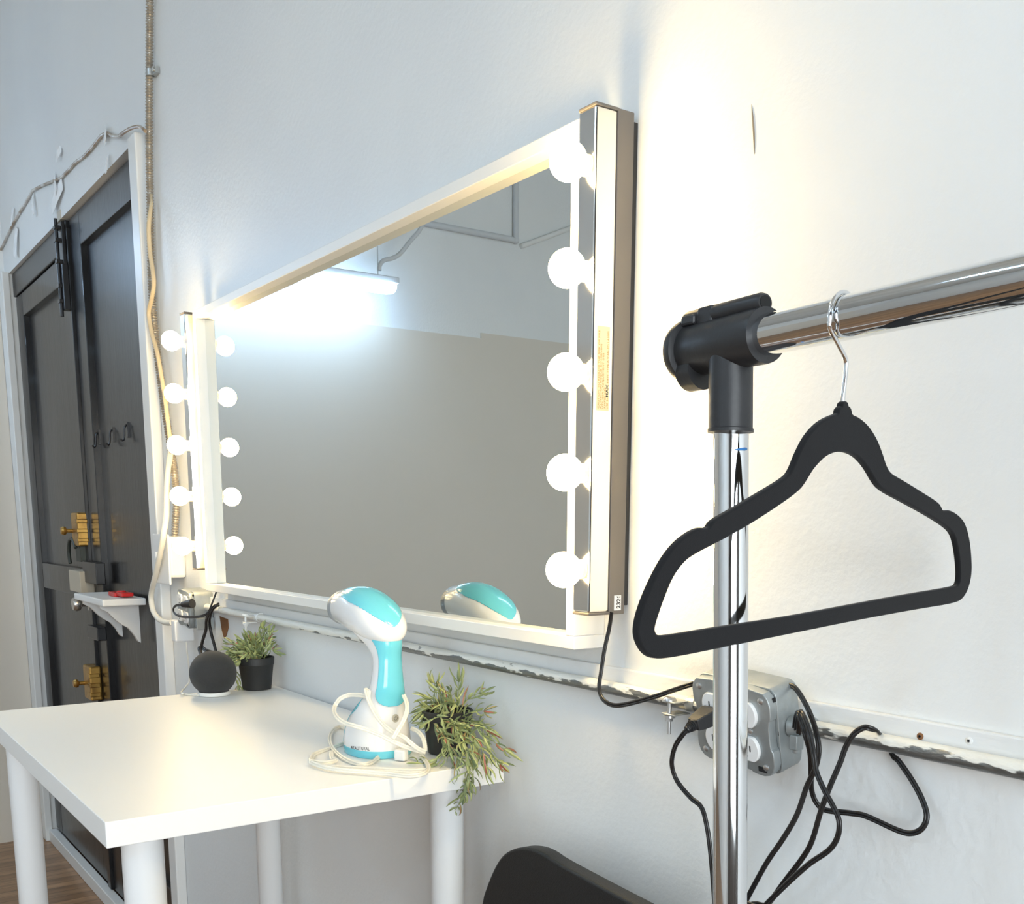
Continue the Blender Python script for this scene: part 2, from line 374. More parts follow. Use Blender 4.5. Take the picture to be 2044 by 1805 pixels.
for px, py in ((196, 880), (224, 875), (253, 866)):
    c = at(px, py, y=.035)
    bm = B(); tube(bm, [(c.x, .04, c.z+.028), (c.x, .03, c.z+.02), (c.x, .026, c.z-.014), (c.x, .020, c.z-.022), (c.x, .014, c.z-.016)], .003, n=8); box(bm, (c.x-.007, .036, c.z-.012), (c.x+.007, .043, c.z+.036))
    obj('coat_hook', bm, 'blackmetal', door)
# little shelf on the door
sh = thing('wall_shelf', 'small white shelf on two curved brackets fixed to the black door', 'shelf', (-1.98, .02, 1.2))
SX0, SX1, SY = -2.30, -1.925, -.112
obj('shelf_board', box(B(), (SX0, SY, 1.190), (SX1, .0195, 1.212)), 'white', sh, bevel=.004, smooth=False)
def bracket(x, h):
    prof = [(0, 0), (-.115, 0), (-.116, -.010), (-.095, -.022), (-.075, -.045), (-.055, -.062), (-.035, -.074), (-.018, -.095), (-.006, -.118), (0, -.122)]
    prof = [(a, b*h/.122) for a, b in prof]
    return poly2d([prof], basis((x, .019, 1.1895), (0, 1, 0), (0, 0, 1)), .010, .001)
obj('bracket', bracket(SX1-.10, .125), 'white', sh, smooth=False); obj('bracket', bracket(SX0+.06, .125), 'white', sh, smooth=False)
bm = B(); c = V((-2.02, -.03, 1.212))
box(bm, c+V((-.075, -.022, 0)), c+V((.0, .018, .014))); box(bm, c+V((-.01, -.016, .004)), c+V((.06, .022, .016))); cyl(bm, c+V((.0, .0, .012)), c+V((.0, .0, .02)), .014)
single('red_clip', bm, 'red', 'red plastic clip lying on the little white door shelf', 'clip', loc=c, bevel=.003, smooth=False)

# ------------------------------------------------------------------ cables over and beside the door
Yw = -.0065
wire = [(0, 502), (14, 472), (30, 440), (48, 410), (62, 386), (66, 380), (85, 370), (105, 362), (120, 356), (135, 342), (150, 325), (168, 312), (185, 293), (197, 277), (205, 269), (215, 266), (224, 271), (236, 272), (248, 264), (262, 256), (278, 253), (290, 262)]
bm = B(); tube(bm, [at(a, b, y=Yw if a < 245 else Yw-.028) for a, b in wire], .0045, n=8)
single('speaker_wire', bm, 'brownwire', 'thin brown and silver wire taped up over the black door', 'wire', loc=at(205, 269, y=Yw))
def strip(name, px0, px1, w, label, group=None):
    a, b = at(*px0, y=-.006), at(*px1, y=-.013); d = (b-a).normalized(); s = d.cross(V((0, 1, 0))).normalized()*w
    bm = B(); mid = a.lerp(b, .55)+V((0, -.002, 0))
    R = [[q-s, q+s, q+s+V((0, .0008, 0)), q-s+V((0, .0008, 0))] for q in (a, a.lerp(mid, .6), mid, b)]
    rings(bm, R); single(name, bm, 'tape', label, 'tape', loc=a, smooth=False)
strip('tape_strip', (33, 455), (29, 512), .022, 'long clear tape strip on the wire at the far left above the door')
strip('tape_strip', (65, 388), (66, 430), .012, 'narrow clear tape strip hanging at the bend of the wire')
strip('tape_strip', (107, 352), (112, 383), .016, 'clear tape strip across the wire above the gap between the door leaves')
strip('tape_strip', (208, 262), (210, 278), .02, 'small tape piece on the wire near the right door casing')
strip('tape_strip', (121, 296), (112, 318), .012, 'small shiny tape scrap on the wall above the wire')
strip('tape_strip', (124, 365), (103, 418), .022, 'wide translucent tape strip on the wall above the door bolt')
strip('tape_strip', (26, 415), (22, 450), .012, 'clear tape scrap above the wire beside the far corner')
strip('tape_strip', (214, 310), (211, 346), .010, 'clear tape scrap on the wall above the right door leaf')

# armoured cable in its bends down to the switch box
flexpts = [(300, -60), (299, 0), (298, 150), (298, 300), (299, 380), (300, 440), (301, 520), (304, 600), (311, 680), (321, 760), (331, 830), (341, 895), (349, 950), (352, 1000), (350, 1040), (348, 1076)]
fp = [at(a, b, y=-.014) for a, b in flexpts]
path = resample(smooth_path([V((fp[0].x+.01, -.014, ZC)), V((fp[0].x+.004, -.014, (ZC+fp[0].z)/2))]+fp, 8), .0017)
bm = B(); tube(bm, path, .0088, n=10, sm=0, rfun=lambda i, n: 1+.22*math.cos(i*2*math.pi/4.2))
fx = thing('armoured_cable', 'ribbed metal armoured cable running down the wall beside the door casing', 'cable', at(299, 0, y=-.014))
obj('jacket', bm, 'flex', fx)
c = at(300, 146, y=-.014); bm = B(); cyl(bm, c-V((0, 0, .008)), c+V((0, 0, .008)), .0115); box(bm, c+V((.004, .002, -.008)), c+V((.035, .013, .008))); cyl(bm, c+V((.026, .003, 0)), c+V((.026, -.003, 0)), .005); obj('cable_strap', bm, 'galv', fx)
# cream flat cable woven around it
cream = [(301, 385), (302, 405), (297, 450), (299, 500), (307, 560), (303, 595), (297, 625), (303, 665), (314, 705), (322, 750), (330, 800), (336, 850), (343, 905)]
bm = B(); tube(bm, [at(a, b, y=-.033 if i > 1 else -.012-.010*i) for i, (a, b) in enumerate(cream)], .0055, rb=.004, rfun=lambda i, n: min(1, .25+i/(.18*n)))
single('cream_cable', bm, 'creamcord', 'thin cream cable twisted around the armoured cable', 'cable', loc=at(299, 500, y=-.03))
wc = [(341, 900, .03), (336, 935, .03), (333, 975, .034), (332, 1030, .045), (327, 1065, .06), (320, 1105, .062), (310, 1150, .058), (303, 1180, .05), (302, 1200, .048), (307, 1222, .048), (318, 1237, .05), (332, 1243, .052), (344, 1243, .055)]
bm = B(); tube(bm, [at(a, b, y=-d) for a, b, d in wc], .0078)
single('white_cable', bm, 'whitecord', 'thick white cord looping past the switch box down to the adapter', 'cord', loc=at(302, 1200, y=-.05))
# switch box on the wall
sb = thing('light_switch', 'surface light switch box with white cover plate beside the door casing', 'switch', at(345, 1110, y=0))
a, b = at(329, 1076, y=-.045), at(371, 1165, y=0)
obj('back_box', box(B(), (-1.56, -.045, 1.296), (-1.455, 0, 1.408)), 'trim', sb, bevel=.008, smooth=False)
pl = obj('cover_plate', box(B(), (-1.578, -.051, 1.278), (-1.442, -.045, 1.414)), 'plastic', sb, bevel=.003, smooth=False)
bm = B(); box(bm, (-1.516, -.066, 1.345), (-1.504, -.05, 1.366)); obj('toggle', bm, 'plastic', pl, bevel=.002, smooth=False)

# ------------------------------------------------------------------ mirror
FX0, FX1, FZ0, FZ1, FD, FW = -1.145, .318, 1.280, 1.935, .053, .018
mr = thing('wall_mirror', 'large rectangular wall mirror in a deep white frame between two bulb strips', 'mirror', (-.415, 0, FZ0))
bm = B()
box(bm, (FX0, -FD, FZ0), (FX1, 0, FZ0+FW)); box(bm, (FX0, -FD, FZ1-FW), (FX1, 0, FZ1))
box(bm, (FX0, -FD, FZ0+FW), (FX0+FW, 0, FZ1-FW)); box(bm, (FX1-FW, -FD, FZ0+FW), (FX1, 0, FZ1-FW))
obj('mirror_frame', bm, 'frame', mr, bevel=.0012, smooth=False)
obj('mirror_glass', box(B(), (FX0+FW-.002, GLASS_Y, FZ0+FW-.002), (FX1-FW+.002, GLASS_Y+.004, FZ1-FW+.002)), 'mirror', mr, smooth=False)

# ------------------------------------------------------------------ bulb strips
def light_bar(xc, label, warn):
    X0, X1, Z0, Z1, YB = xc-.0165, xc+.0165, 1.3325, 1.934, -.067
    t = thing('vanity_light_bar', label, 'light bar', (xc, 0, Z0), group='vanity light bars beside the mirror')
    obj('wall_plate', box(B(), (X0+.004, -.007, Z0+.008), (X1-.001, 0, Z1-.008)), 'blackmetal', t, bevel=.001, smooth=False)
    bm = B(); box(bm, (X0, YB+.034, Z0-.003), (X1, -.007, Z1+.002)); box(bm, (X0-.0004, YB-.0004, Z1-.0015), (X1+.0004, YB+.036, Z1+.0025)); box(bm, (X0-.0004, YB-.0004, Z0-.003), (X1+.0004, YB+.036, Z0+.001))
    obj('housing', bm, 'taupe', t, bevel=.0012, smooth=False)
    obj('chrome_cover', box(B(), (X0+.0002, YB, Z0+.001), (X1-.0002, YB+.0335, Z1-.0015)), 'chromebar', t, bevel=.0022, smooth=False)
    for i in range(5):
        z = 1.8695-i*.1203
        bm = B(); lathe(bm, [(.0125, 0), (.0125, .006), (.0115, .0065)], (xc, YB, z), axis=V((0, -1, 0)), n=28); obj('socket', bm, 'button', t)
        bm = B(); prof = [(.0105, 0), (.011, .004)]; c0, r = .0262, .0228
        for k in range(15):
            th = math.radians(150)*(1-k/14.0); prof.append((r*math.sin(th) if k < 14 else 1e-5, c0-.0045-r*math.cos(math.pi-th)*-1*-1))
        prof = [(.0105, 0)]+[(max(1e-5, r*math.sin(math.radians(a))), c0-.004-r*math.cos(math.radians(a))) for a in range(28, 181, 8)]
        lathe(bm, prof, (xc, YB-.006, z), axis=V((0, -1, 0)), n=36)
        obj('bulb', bm, 'bulb', t, label='lit round white bulb')
    if warn:
        top, bot = at(1208, 652, x=X1+.0003), at(1205, 820, x=X1+.0003)
        yl0, yl1 = -.0595, -.0400
        lab = obj('warning_label', box(B(), (X1-.0002, yl0, bot.z), (X1+.0002, yl1, top.z)), 'labelpaper', t, smooth=False)
        lines = [('CAUTION TO REDUCE THE RISK OF FIRE', .085, .0034), ('ATTENTION RISQUE D\'INCENDIE', .071, .0034), ('UTILISER UNIQUEMENT DES', .061, .0034), ('AMPOULES', .024, .0034)]
        L = top.z-bot.z
        def line(txt, yy, length, size, matn, z0=.002, bold=0):
            me = text_mesh(txt, size, Matrix.Identity(4), bold=bold); xs = [v.co.x for v in me.vertices]; s = length/max(max(xs)-min(xs), 1e-6)
            me.transform(Matrix.Diagonal((s, 1, 1, 1))); me.transform(basis((X1+.00035, yy, bot.z+z0), (0, 0, 1), (0, -1, 0)))
            obj('label_text', me, matn, lab, smooth=False)
        ww = yl1-yl0
        for k, (txt, ln, sz) in enumerate(lines): line(txt, yl0+ww*(.20+.18*k), L*ln/.092, sz, 'ochre')
        yy = yl0+ww*.93
        line('USE 5x', yy, L*.135, .0034, 'ochre'); line('MAX', yy, L*.15, .0052, 'ink', z0=L*.16, bold=.0001); line('8.6W TYPE A V SBLED LAMPS', yy, L*.62, .0034, 'ochre', z0=L*.33)
        st0, st1 = at(1226, 1189, x=X1), at(1239, 1218, x=X1)
        stk = obj('date_sticker', box(B(), (X1-.0002, st0.y, st1.z), (X1+.0003, st1.y, st0.z)), 'paper', t, smooth=False, label='small white sticker printed 2326')
        me = text_mesh('2326', .0085, basis((X1+.0004, st1.y-.0015, st1.z+.0022), (0, 0, 1), (0, -1, 0)), bold=.0002); obj('sticker_text', me, 'ink', stk, smooth=False)
    return t
lb1 = light_bar(.349, 'near vanity light bar with five lit bulbs and warning label, right of mirror', True)
lb2 = light_bar(-1.179, 'far vanity light bar with five lit bulbs at the mirror edge nearest the door', False)

# ------------------------------------------------------------------ conduit, clamps, outlet boxes
CZ, CY, CR = 1.2305, -.0172, .0088
def conduit(x0, x1, label):
    bm = B(); cyl(bm, (x0, CY, CZ), (x1, CY, CZ), CR, n=20)
    t = single('conduit_pipe', bm, 'pipe', label, 'pipe', loc=(-1.26, CY, CZ)); return t
cp1 = conduit(-1.26, .565, 'white painted conduit pipe under the mirror between the two outlet boxes')
cp2 = conduit(.668, 1.75, 'bare grey conduit pipe running right from the near outlet box')
for px, py, nm, wh in ((1330, 1404, 'steel conduit clamp with hanging bolt left of the near outlet box', False), (487, 1229, 'white painted conduit clamp under the mirror near the far outlet box', True)):
    c = at(px, py, y=-.045); m_ = 'trim' if wh else 'galv'
    t = thing('conduit_clamp', nm, 'clamp', (c.x, CY, CZ))
    bm = B(); cyl(bm, (c.x+.012, CY, CZ), (c.x+.026, CY, CZ), CR+.0014, n=24); box(bm, (c.x-.004, CY-.032, CZ+.003), (c.x+.018, CY-.004, CZ+.005)); box(bm, (c.x-.004, CY-.032, CZ-.012), (c.x+.018, CY-.004, CZ-.010)); box(bm, (c.x+.013, CY, CZ+.006), (c.x+.025, -.0078, CZ+.011))
    obj('strap', bm, m_, t, bevel=.0008)
    bm = B(); q = V((c.x+.004, CY-.026, 0)); lathe(bm, [(.0085, .005), (.0085, .0065), (.006, .0095), (.003, .010)], (q.x, q.y, CZ), n=20); cyl(bm, (q.x, q.y, CZ-.036), (q.x, q.y, CZ+.006), .0026, n=12); lathe(bm, [(.0075, -.0155), (.0075, -.0125)], (q.x, q.y, CZ), n=18); lathe(bm, [(.005, -.020), (.005, -.0155)], (q.x, q.y, CZ), n=6)
    obj('bolt', bm, 'screw' if not wh else 'trim', t)

def outlet_face(bm):   # one half of a duplex receptacle: a round face cut flat above and below, in local x/y
    pts = []
    for k in range(40):
        th = k*2*math.pi/40; x, y = .0172*math.cos(th), .0172*math.sin(th); pts.append((x, max(-.0138, min(.0138, y))))
    return pts
def outlet_box(c, w, h, d, rot, label, raised_m, lean=0.0):
    """four-square steel box: c = centre of the cover face"""
    t = thing('outlet_box', label, 'outlet box', (c[0], 0, c[2]))
    mx = Matrix.Translation(V(c)) @ Matrix.Rotation(rot, 4, 'Y') @ Matrix.Rotation(lean, 4, 'X') @ Matrix(((1, 0, 0, 0), (0, 0, -1, 0), (0, 1, 0, 0), (0, 0, 0, 1)))   # local x right, y up, z towards the room
    def rr(W, H, r, notch=0):
        pts = []
        for cx, cy, a0 in ((W/2-r, H/2-r, 0), (-W/2+r, H/2-r, 90), (-W/2+r, -H/2+r, 180), (W/2-r, -H/2+r, 270)):
            for k in range(5): a = math.radians(a0+22.5*k); pts.append((cx+r*math.cos(a), cy+r*math.sin(a)))
        return pts
    bxm = poly2d([rr(w, h, .010)], mx @ Matrix.Translation((0, 0, -.012-(d-.014)/2)), (d-.014)/2-.001, .001); bx = obj('steel_box', bxm, raised_m, t, smooth=30)
    s = .010
    cov = [(-w/2+s, h/2), (w/2-s, h/2), (w/2, h/2-s), (w/2, h/2-3*s), (w/2-.004, h/2-3.4*s), (w/2-.004, -h/2+3.4*s), (w/2, -h/2+3*s), (w/2, -h/2+s), (w/2-s, -h/2), (w/2-3*s, -h/2), (w/2-3.4*s, -h/2+.003), (-w/2+3.4*s, -h/2+.003), (-w/2+3*s, -h/2), (-w/2+s, -h/2), (-w/2, -h/2+s), (-w/2, -h/2+3*s), (-w/2+.004, -h/2+3.4*s), (-w/2+.004, h/2-3.4*s), (-w/2, h/2-3*s), (-w/2, h/2-s)]
    cv = obj('cover_plate', poly2d([[tuple(p) for p in chaikin(cov, 1)]], mx @ Matrix.Translation((0, 0, -.006)), .0045, .0012), raised_m, t, smooth=30)
    for sx in (-1, 1):
        me = poly2d([outlet_face(None)], mx @ Matrix.Translation((sx*.0222, .0205, .0015)), .0016, .0008); rc = obj('receptacle', me, 'plastic', t, smooth=40)
        me2 = poly2d([outlet_face(None)], mx @ Matrix.Translation((sx*.0222, -.0205, .0015)), .0016, .0008); rc2 = obj('receptacle', me2, 'plastic', t, smooth=40)
        for rcc, yy in ((rc, .0205), (rc2, -.0205)):
            bm = B()
            for dx, hh in ((-.0062, .0042), (.0062, .0035)): box(bm, (sx*.0222+dx-.0008, yy+.001-hh, .0036), (sx*.0222+dx+.0008, yy+.001+hh, .0042), mx)
            lathe(bm, [(.0022, .0036), (.0022, .0042)], (0, 0, 0), n=12)
            for v in bm.verts[-24:]: v.co = mx @ (v.co+V((sx*.0222, yy-.0085, 0)))
            obj('slots', bm, 'dark', rcc, smooth=False)
    for sx, sy in ((1, 1), (-1, 1), (1, -1), (-1, -1), (.47, 0), (-.47, 0)):
        bm = B(); lathe(bm, [(.0038, -.0015), (.0038, .0006), (.0022, .0016), (0, .0017)], (0, 0, 0), n=16)
        for v in bm.verts: v.co = mx @ (v.co+V((sx*(w/2-.011) if abs(sx) == 1 else sx*w*.5, sy*(h/2-.0105), 0)))
        obj('screw', bm, 'screw', t)
    for cc, ax in ((V((w/2, .022, -.026)), V((1, 0, 0))), (V((-.012, h/2, -.026)), V((0, 1, 0)))):   # knockouts
        bm = lathe(B(), [(.0112, 0), (.0112, .0007), (.010, .0007)], (0, 0, 0), axis=ax, n=28)
        for v in bm.verts: v.co = mx @ (v.co+cc)
        obj('knockout', bm, raised_m, t)
    for q in ((w/2, 0, -.014), (w/2, -.032, -.016), (w/2, .040, -.0095)):
        bm = B(); box(bm, (q[0]-.001, q[1]-.0025, q[2]-.002), (q[0]+.0004, q[1]+.0025, q[2]+.002), mx); obj('hole', bm, 'dark', t, smooth=False)
    bm = B(); box(bm, (w/2-.022, -h/2+.004, .0), (w/2-.010, -h/2+.010, .0004), mx); obj('hole', bm, 'dark', t, smooth=False)
    return t, mx
ob, obx = outlet_box((.6040, -.052, 1.2230), .114, .100, .048, math.radians(3.2), 'near grey steel outlet box with four outlets behind the garment rack pole', 'galvbox', math.radians(14))
bm = B(); cyl(bm, (.662, CY-.004, CZ-.001), (.690, CY, CZ), .0125, .0118, n=20); box(bm, (.672, CY-.018, CZ-.024), (.682, CY-.006, CZ-.008)); cyl(bm, (.677, CY-.012, CZ-.028), (.677, CY-.012, CZ-.01), .004, n=10)
obj('pipe_connector', bm, 'galvbox', ob, bevel=.001)
ob2, obx2 = outlet_box((-1.300, -.062, 1.226), .10, .092, .062, math.radians(4), 'far shiny steel outlet box at the mirror corner by the door', 'galvbox')
bm = B(); p0, p1 = at(395, 1236, y=-.045), at(428, 1256, y=-.004); box(bm, (p0.x, -.05, p1.z), (p1.x, -.004, p1.z+.03)); obj('lower_box', bm, 'galvbox', ob2, bevel=.004, smooth=False)
p = at(448, 1252, y=-.001); bm = B(); me = poly2d([[(-.03, .025), (.028, .022), (.03, .002), (.012, -.02), (-.004, -.03), (-.018, -.01)]], basis((p.x, -.0012, p.z), (1, 0, 0), (0, 0, 1)), .0008)
obj('stain', me, 'rust', wall_back, label='rusty brown patch')

# ------------------------------------------------------------------ cords
def cord(pts, r=.0032, m='cord', name='black_cable', label='', cat='cable', flat=True, parent=None, drop=0.0):
    P = [at(q[0], q[1], y=-q[2]) for q in pts]
    if drop:   # carry on down to the floor and lie there
        e = P[-1]; dd = (P[-1]-P[-2]).normalized(); P.append(e+dd*.09); e = P[-1]+dd*.04; P += [V((e.x+drop*.5, e.y-.01, e.z*.5)), V((e.x+drop*.8, e.y-.02, .05)), V((e.x+drop*1.1, e.y-.05, .006)), V((e.x+drop*2.2, e.y-.10, .006))]
    t = parent or thing(name, label, cat, P[0]); bm = B(); tube(bm, P, r, rb=(r*.55 if flat else None), n=12, ref=V((0, 1, 0)), twin=False, sm=8)
    if flat:   # twin lead: a groove between two wires, built as two parallel wires
        bm.free(); bm = B(); path = smooth_path(P, 8)
        a = None
        for sgn in (-1, 1):
            Q = []
            for i, p in enumerate(path):
                tg = (path[min(i+1, len(path)-1)]-path[max(i-1, 0)]).normalized()
                s = tg.cross(V((0, 1, 0)))
                s = s.normalized() if s.length > .05 else V((0, 0, 1))
                Q.append(p+s*r*.5*sgn)
            tube(bm, Q, r*.58, n=10, sm=0)
    w_ = obj('power_cord' if parent else 'wire', bm, m, t)
    return (w_ if parent else t), P
cord([(1221, 1222, .030), (1216, 1255, .030), (1207, 1295, .034), (1200, 1340, .038), (1196, 1372, .043), (1202, 1394, .046), (1220, 1407, .046), (1246, 1407, .045), (1300, 1393, .042), (1345, 1378, .040), (1385, 1365, .036), (1404, 1361, .025)], .0029, parent=lb1)
def c8(l, ys):   # points measured in a close-up of the right-hand cords
    n = len(l)-1; out = []
    for i, (a, b) in enumerate(l):
        t = i/n*(len(ys)-1); k = min(int(t), len(ys)-2); out.append((1260+a/3.194, 1280+b/3.194, ys[k]+(ys[k+1]-ys[k])*(t-k)))
    return out
cord(c8([(930, 300), (985, 284), (1040, 295), (1100, 380), (1155, 500), (1188, 620), (1194, 720), (1170, 820), (1118, 930), (1055, 1110), (965, 1265), (860, 1420), (740, 1640), (700, 1720)], [.02, .03, .05, .05, .06, .06]), .0029, label='black cable arching out over the top corner of the near outlet box', drop=-0.02)
cord(c8([(1040, 560), (1052, 480), (1068, 468), (1110, 600), (1140, 720), (1146, 850), (1150, 950), (1180, 1030), (1240, 1078), (1400, 1098), (1500, 1118), (1700, 1208), (1790, 1225), (1858, 1190), (1884, 1110), (1850, 1000), (1785, 880), (1705, 765), (1672, 735)], [.03, .055, .04, .03, .024, .018, .012, .0075])
     + [(1260+a/3.194, 1280+b/3.194, y) for a, b, y in ((1640, 665, .0045), (1600, 605, .012), (1565, 575, .026), (1520, 556, .034), (1480, 553, .037), (1422, 590, .040), (1370, 670, .042), (1330, 780, .045), (1270, 920, .05), (1210, 1080, .055), (1150, 1280, .055), (1080, 1400, .055), (980, 1530, .055), (880, 1670, .055))],
     .0029, label='long black cable looping over the bare conduit pipe at the right', drop=-0.02)
cord(c8([(1068, 590), (1078, 470), (1090, 462), (1130, 560), (1160, 700), (1180, 830), (1230, 950), (1290, 1060), (1325, 1150), (1315, 1250), (1258, 1335), (1130, 1425), (980, 1560), (850, 1690)], [.035, .06, .065, .065, .07]), .0029, label='black cable bulging in a loose curve below the near outlet box', drop=-0.02)
# black plug with its cord in the near outlet box
pt, P = cord([(1372, 1457, .098), (1362, 1468, .100), (1347, 1492, .098), (1341, 1526, .094), (1352, 1560, .090), (1378, 1592, .088), (1400, 1612, .088), (1411, 1650, .088), (1418, 1700, .088), (1424, 1770, .088), (1428, 1840, .088)], .0029, label='black cable with ribbed plug in the left side of the near outlet box', drop=-0.05)
a, b = at(1425, 1424, y=-.060), at(1384, 1447, y=-.092); d = (a-b).normalized(); s, up = frame_of(d)
bm = B(); rings(bm, [[q+s*w*sx+up*h*sz for sx, sz in ((-1, -1), (1, -1), (1, 1), (-1, 1))] for q, w, h in ((a, .0115, .0085), (a.lerp(b, .15), .0125, .0095), (a.lerp(b, .75), .0095, .008), (b, .0075, .0065))]); plug = obj('plug', bm, 'blackplastic', pt, bevel=.0015, smooth=False)
bm = B(); e = P[0]
for k in range(5):
    q = b.lerp(e, .1+.2*k); cyl(bm, q-d*.0014, q+d*.0014, .0068-.0006*k, n=14)
cyl(bm, b, e, .0046, .0040, n=12); obj('strain_relief', bm, 'blackplastic', plug)
# far outlet: black plugs, loops, white adapter
pt, P = cord([(368, 1207, .075), (352, 1209, .080), (346, 1216, .080), (349, 1225, .08), (362, 1231, .078), (385, 1232, .074), (405, 1229, .066), (416, 1222, .058), (424, 1203, .05), (431, 1184, .04), (435, 1170, .03)], .0030, parent=lb2)
bm = B(); a, b = at(384, 1205, y=-.062), at(364, 1207, y=-.078); cyl(bm, a, b, .012, .007, n=14); obj('plug', bm, 'blackplastic', pt)
cord([(437, 1207, .022), (430, 1210, .032), (423, 1218, .036), (418, 1238, .034), (421, 1262, .03), (427, 1285, .03), (431, 1304, .03), (424, 1303, .032), (412, 1299, .032), (403, 1293, .034), (397, 1296, .036), (404, 1312, .04)], .0050, label='black cable tied around the conduit and bent behind the round speaker')
cord([(417, 1226, .045), (412, 1240, .044), (411, 1258, .042), (405, 1278, .042), (401, 1300, .044), (406, 1318, .05)], .0050, label='black cable hanging straight from the far outlet box behind the round speaker')
a0, a1 = at(373, 1240, y=-.04), at(373, 1283, y=-.04); AX = at(388, 1260, y=-.012).x
ad = thing('power_adapter', 'white power adapter block hanging under the far outlet box', 'adapter', (AX, -.06, a1.z))
obj('adapter_body', box(B(), (AX-.034, -.064, a1.z), (AX, -.012, a0.z)), 'plastic', ad, bevel=.004, smooth=False)
cord_pts = [(372, 1281, .055), (373, 1300, .055), (376, 1320, .052), (378, 1345, .05), (377, 1362, .055), (370, 1372, .07), (364, 1379, .09)]
bm = B(); tube(bm, [at(a, b, y=-c) for a, b, c in cord_pts]+[at(362, 1383, z=1.0815), at(368, 1386, z=1.0815), at(380, 1387, z=1.0815), at(395, 1388, z=1.083)], .0022); obj('adapter_cord', bm, 'whitecord', ad)

# wall screws
for px, py, lab in ((1837, 1470, 'rusty screw in the wall rail above the bare pipe'), (1935, 1479, 'white painted screw in the wall rail at the far right')):
    c = at(px, py, y=-.008); t = thing('wall_screw', lab, 'screw', (c.x, -.008, c.z))
    bm = B(); lathe(bm, [(.0036, 0), (.0036, .0006), (.002, .0014), (.0004, .0014)], c, axis=V((0, -1, 0)), n=18); obj('screw_head', bm, 'rust' if px < 1900 else 'trim', t)
    bm = B()
    for k in range(3):
        mx = Matrix.Translation(c+V((0, -.0014, 0))) @ Matrix.Rotation(k*math.pi/3, 4, 'Y'); box(bm, (-.0016, -.0002, -.0004), (.0016, .0004, .0004), mx)
    obj('drive_slot', bm, 'dark', t, smooth=False)

# ------------------------------------------------------------------ table
TX0, TX1, TY0, TY1, TZ = -.832, .0903, -.610, -.009, 1.079
tb = thing('table', 'white rectangular table with round white legs standing under the mirror', 'table', (-.37, -.31, 0))
obj('tabletop', box(B(), (TX0, TY0, TZ-.034), (TX1, TY1, TZ)), 'white', tb, bevel=.0012, smooth=False)
for (x, y) in ((TX0+.055, TY0+.052), (TX1-.055, TY0+.058), (TX1-.075, TY1-.06), (TX0+.075, TY1-.06)):
    bm = B(); lathe(bm, [(.033, TZ-.0341), (.033, TZ-.038), (.027, TZ-.040), (.027, .46), (.0235, .455), (.0235, .012), (.021, .004), (.021, 0)], (x, y, 0), n=32); obj('leg', bm, 'legwhite', tb)
p = at(598, 1655, y=-.02); bm = B(); box(bm, (p.x-.012, -.022, 1.005), (p.x+.012, -.018, TZ-.034)); box(bm, (p.x-.012, -.07, TZ-.038), (p.x+.012, -.018, TZ-.0341)); obj('wall_bracket', bm, 'legwhite', tb, bevel=.001, smooth=False)

# ------------------------------------------------------------------ smart speaker
sp = thing('smart_speaker', 'round charcoal fabric smart speaker on the far end of the table', 'speaker', (-.775, -.168, TZ))
c = V((-.783, -.168, TZ+.048)); r = .0495
bm = B(); lathe(bm, [(.032, -.0395)]+[(r*math.sin(math.radians(a)), -r*.97*math.cos(math.radians(a))) for a in range(38, 181, 6)], c, n=48); obj('fabric_shell', bm, 'fabric', sp)
bm = B(); lathe(bm, [(.030, -.0478), (.0335, -.0470), (.0345, -.0425), (.0330, -.0392)], c, n=48); obj('light_ring', bm, 'ring', sp, label='white ring around the base')

# ------------------------------------------------------------------ potted plants
def blade(bm, p, d, side, L, W, curl):
    """a thick narrow leaf with a bend"""
    d = d.normalized(); n = d.cross(side).normalized(); s = n.cross(d).normalized()
    R = []; N = 5
    for i in range(N+1):
        t = i/N; w = W*(.35+.9*math.sin(math.pi*min(.5, t*1.1)) if t < .5 else 1.25*(1-(2*t-1)**2.2)+.03); w *= .8
        ang = curl*t; q = p+(d*math.sin(ang)/curl+n*(1-math.cos(ang))/curl)*L if abs(curl) > .01 else p+d*(L*t)
        nn = (n*math.cos(ang)-d*math.sin(ang)); R.append([q+s*w, q+nn*w*.45, q-s*w, q-nn*w*.45])
    rings(bm, R)
def sprig(bm_s, bm_l, pts, rng, spacing=.011, L=.024, W=.0024, r=.0011, bare=.25):
    path = resample(smooth_path(pts, 8), .004); tube(bm_s, path, r, n=6, sm=0, rfun=lambda i, n: 1-.5*i/n)
    n = len(path); acc = 0; k = 0
    for i in range(1, n):
        acc += (path[i]-path[i-1]).length
        tip = i == n-1
        if (acc > spacing and i > n*bare) or tip:
            acc = 0; k += 1; t = (path[i]-path[i-1]).normalized(); a, b = frame_of(t)
            cnt = 5 if tip else 2
            for j in range(cnt):
                th = rng.uniform(0, 6.28) if not tip else j*6.28/cnt+rng.uniform(-.4, .4)
                if not tip: th = k*1.57+j*3.14+rng.uniform(-.5, .5)
                dr = (a*math.cos(th)+b*math.sin(th))*rng.uniform(.7, 1.1)+t*rng.uniform(.35, .9)
                blade(bm_l, path[i], dr, t.cross(dr) if t.cross(dr).length > .01 else a, L*rng.uniform(.65, 1.2), W*rng.uniform(.8, 1.15), rng.uniform(.5, 1.9))
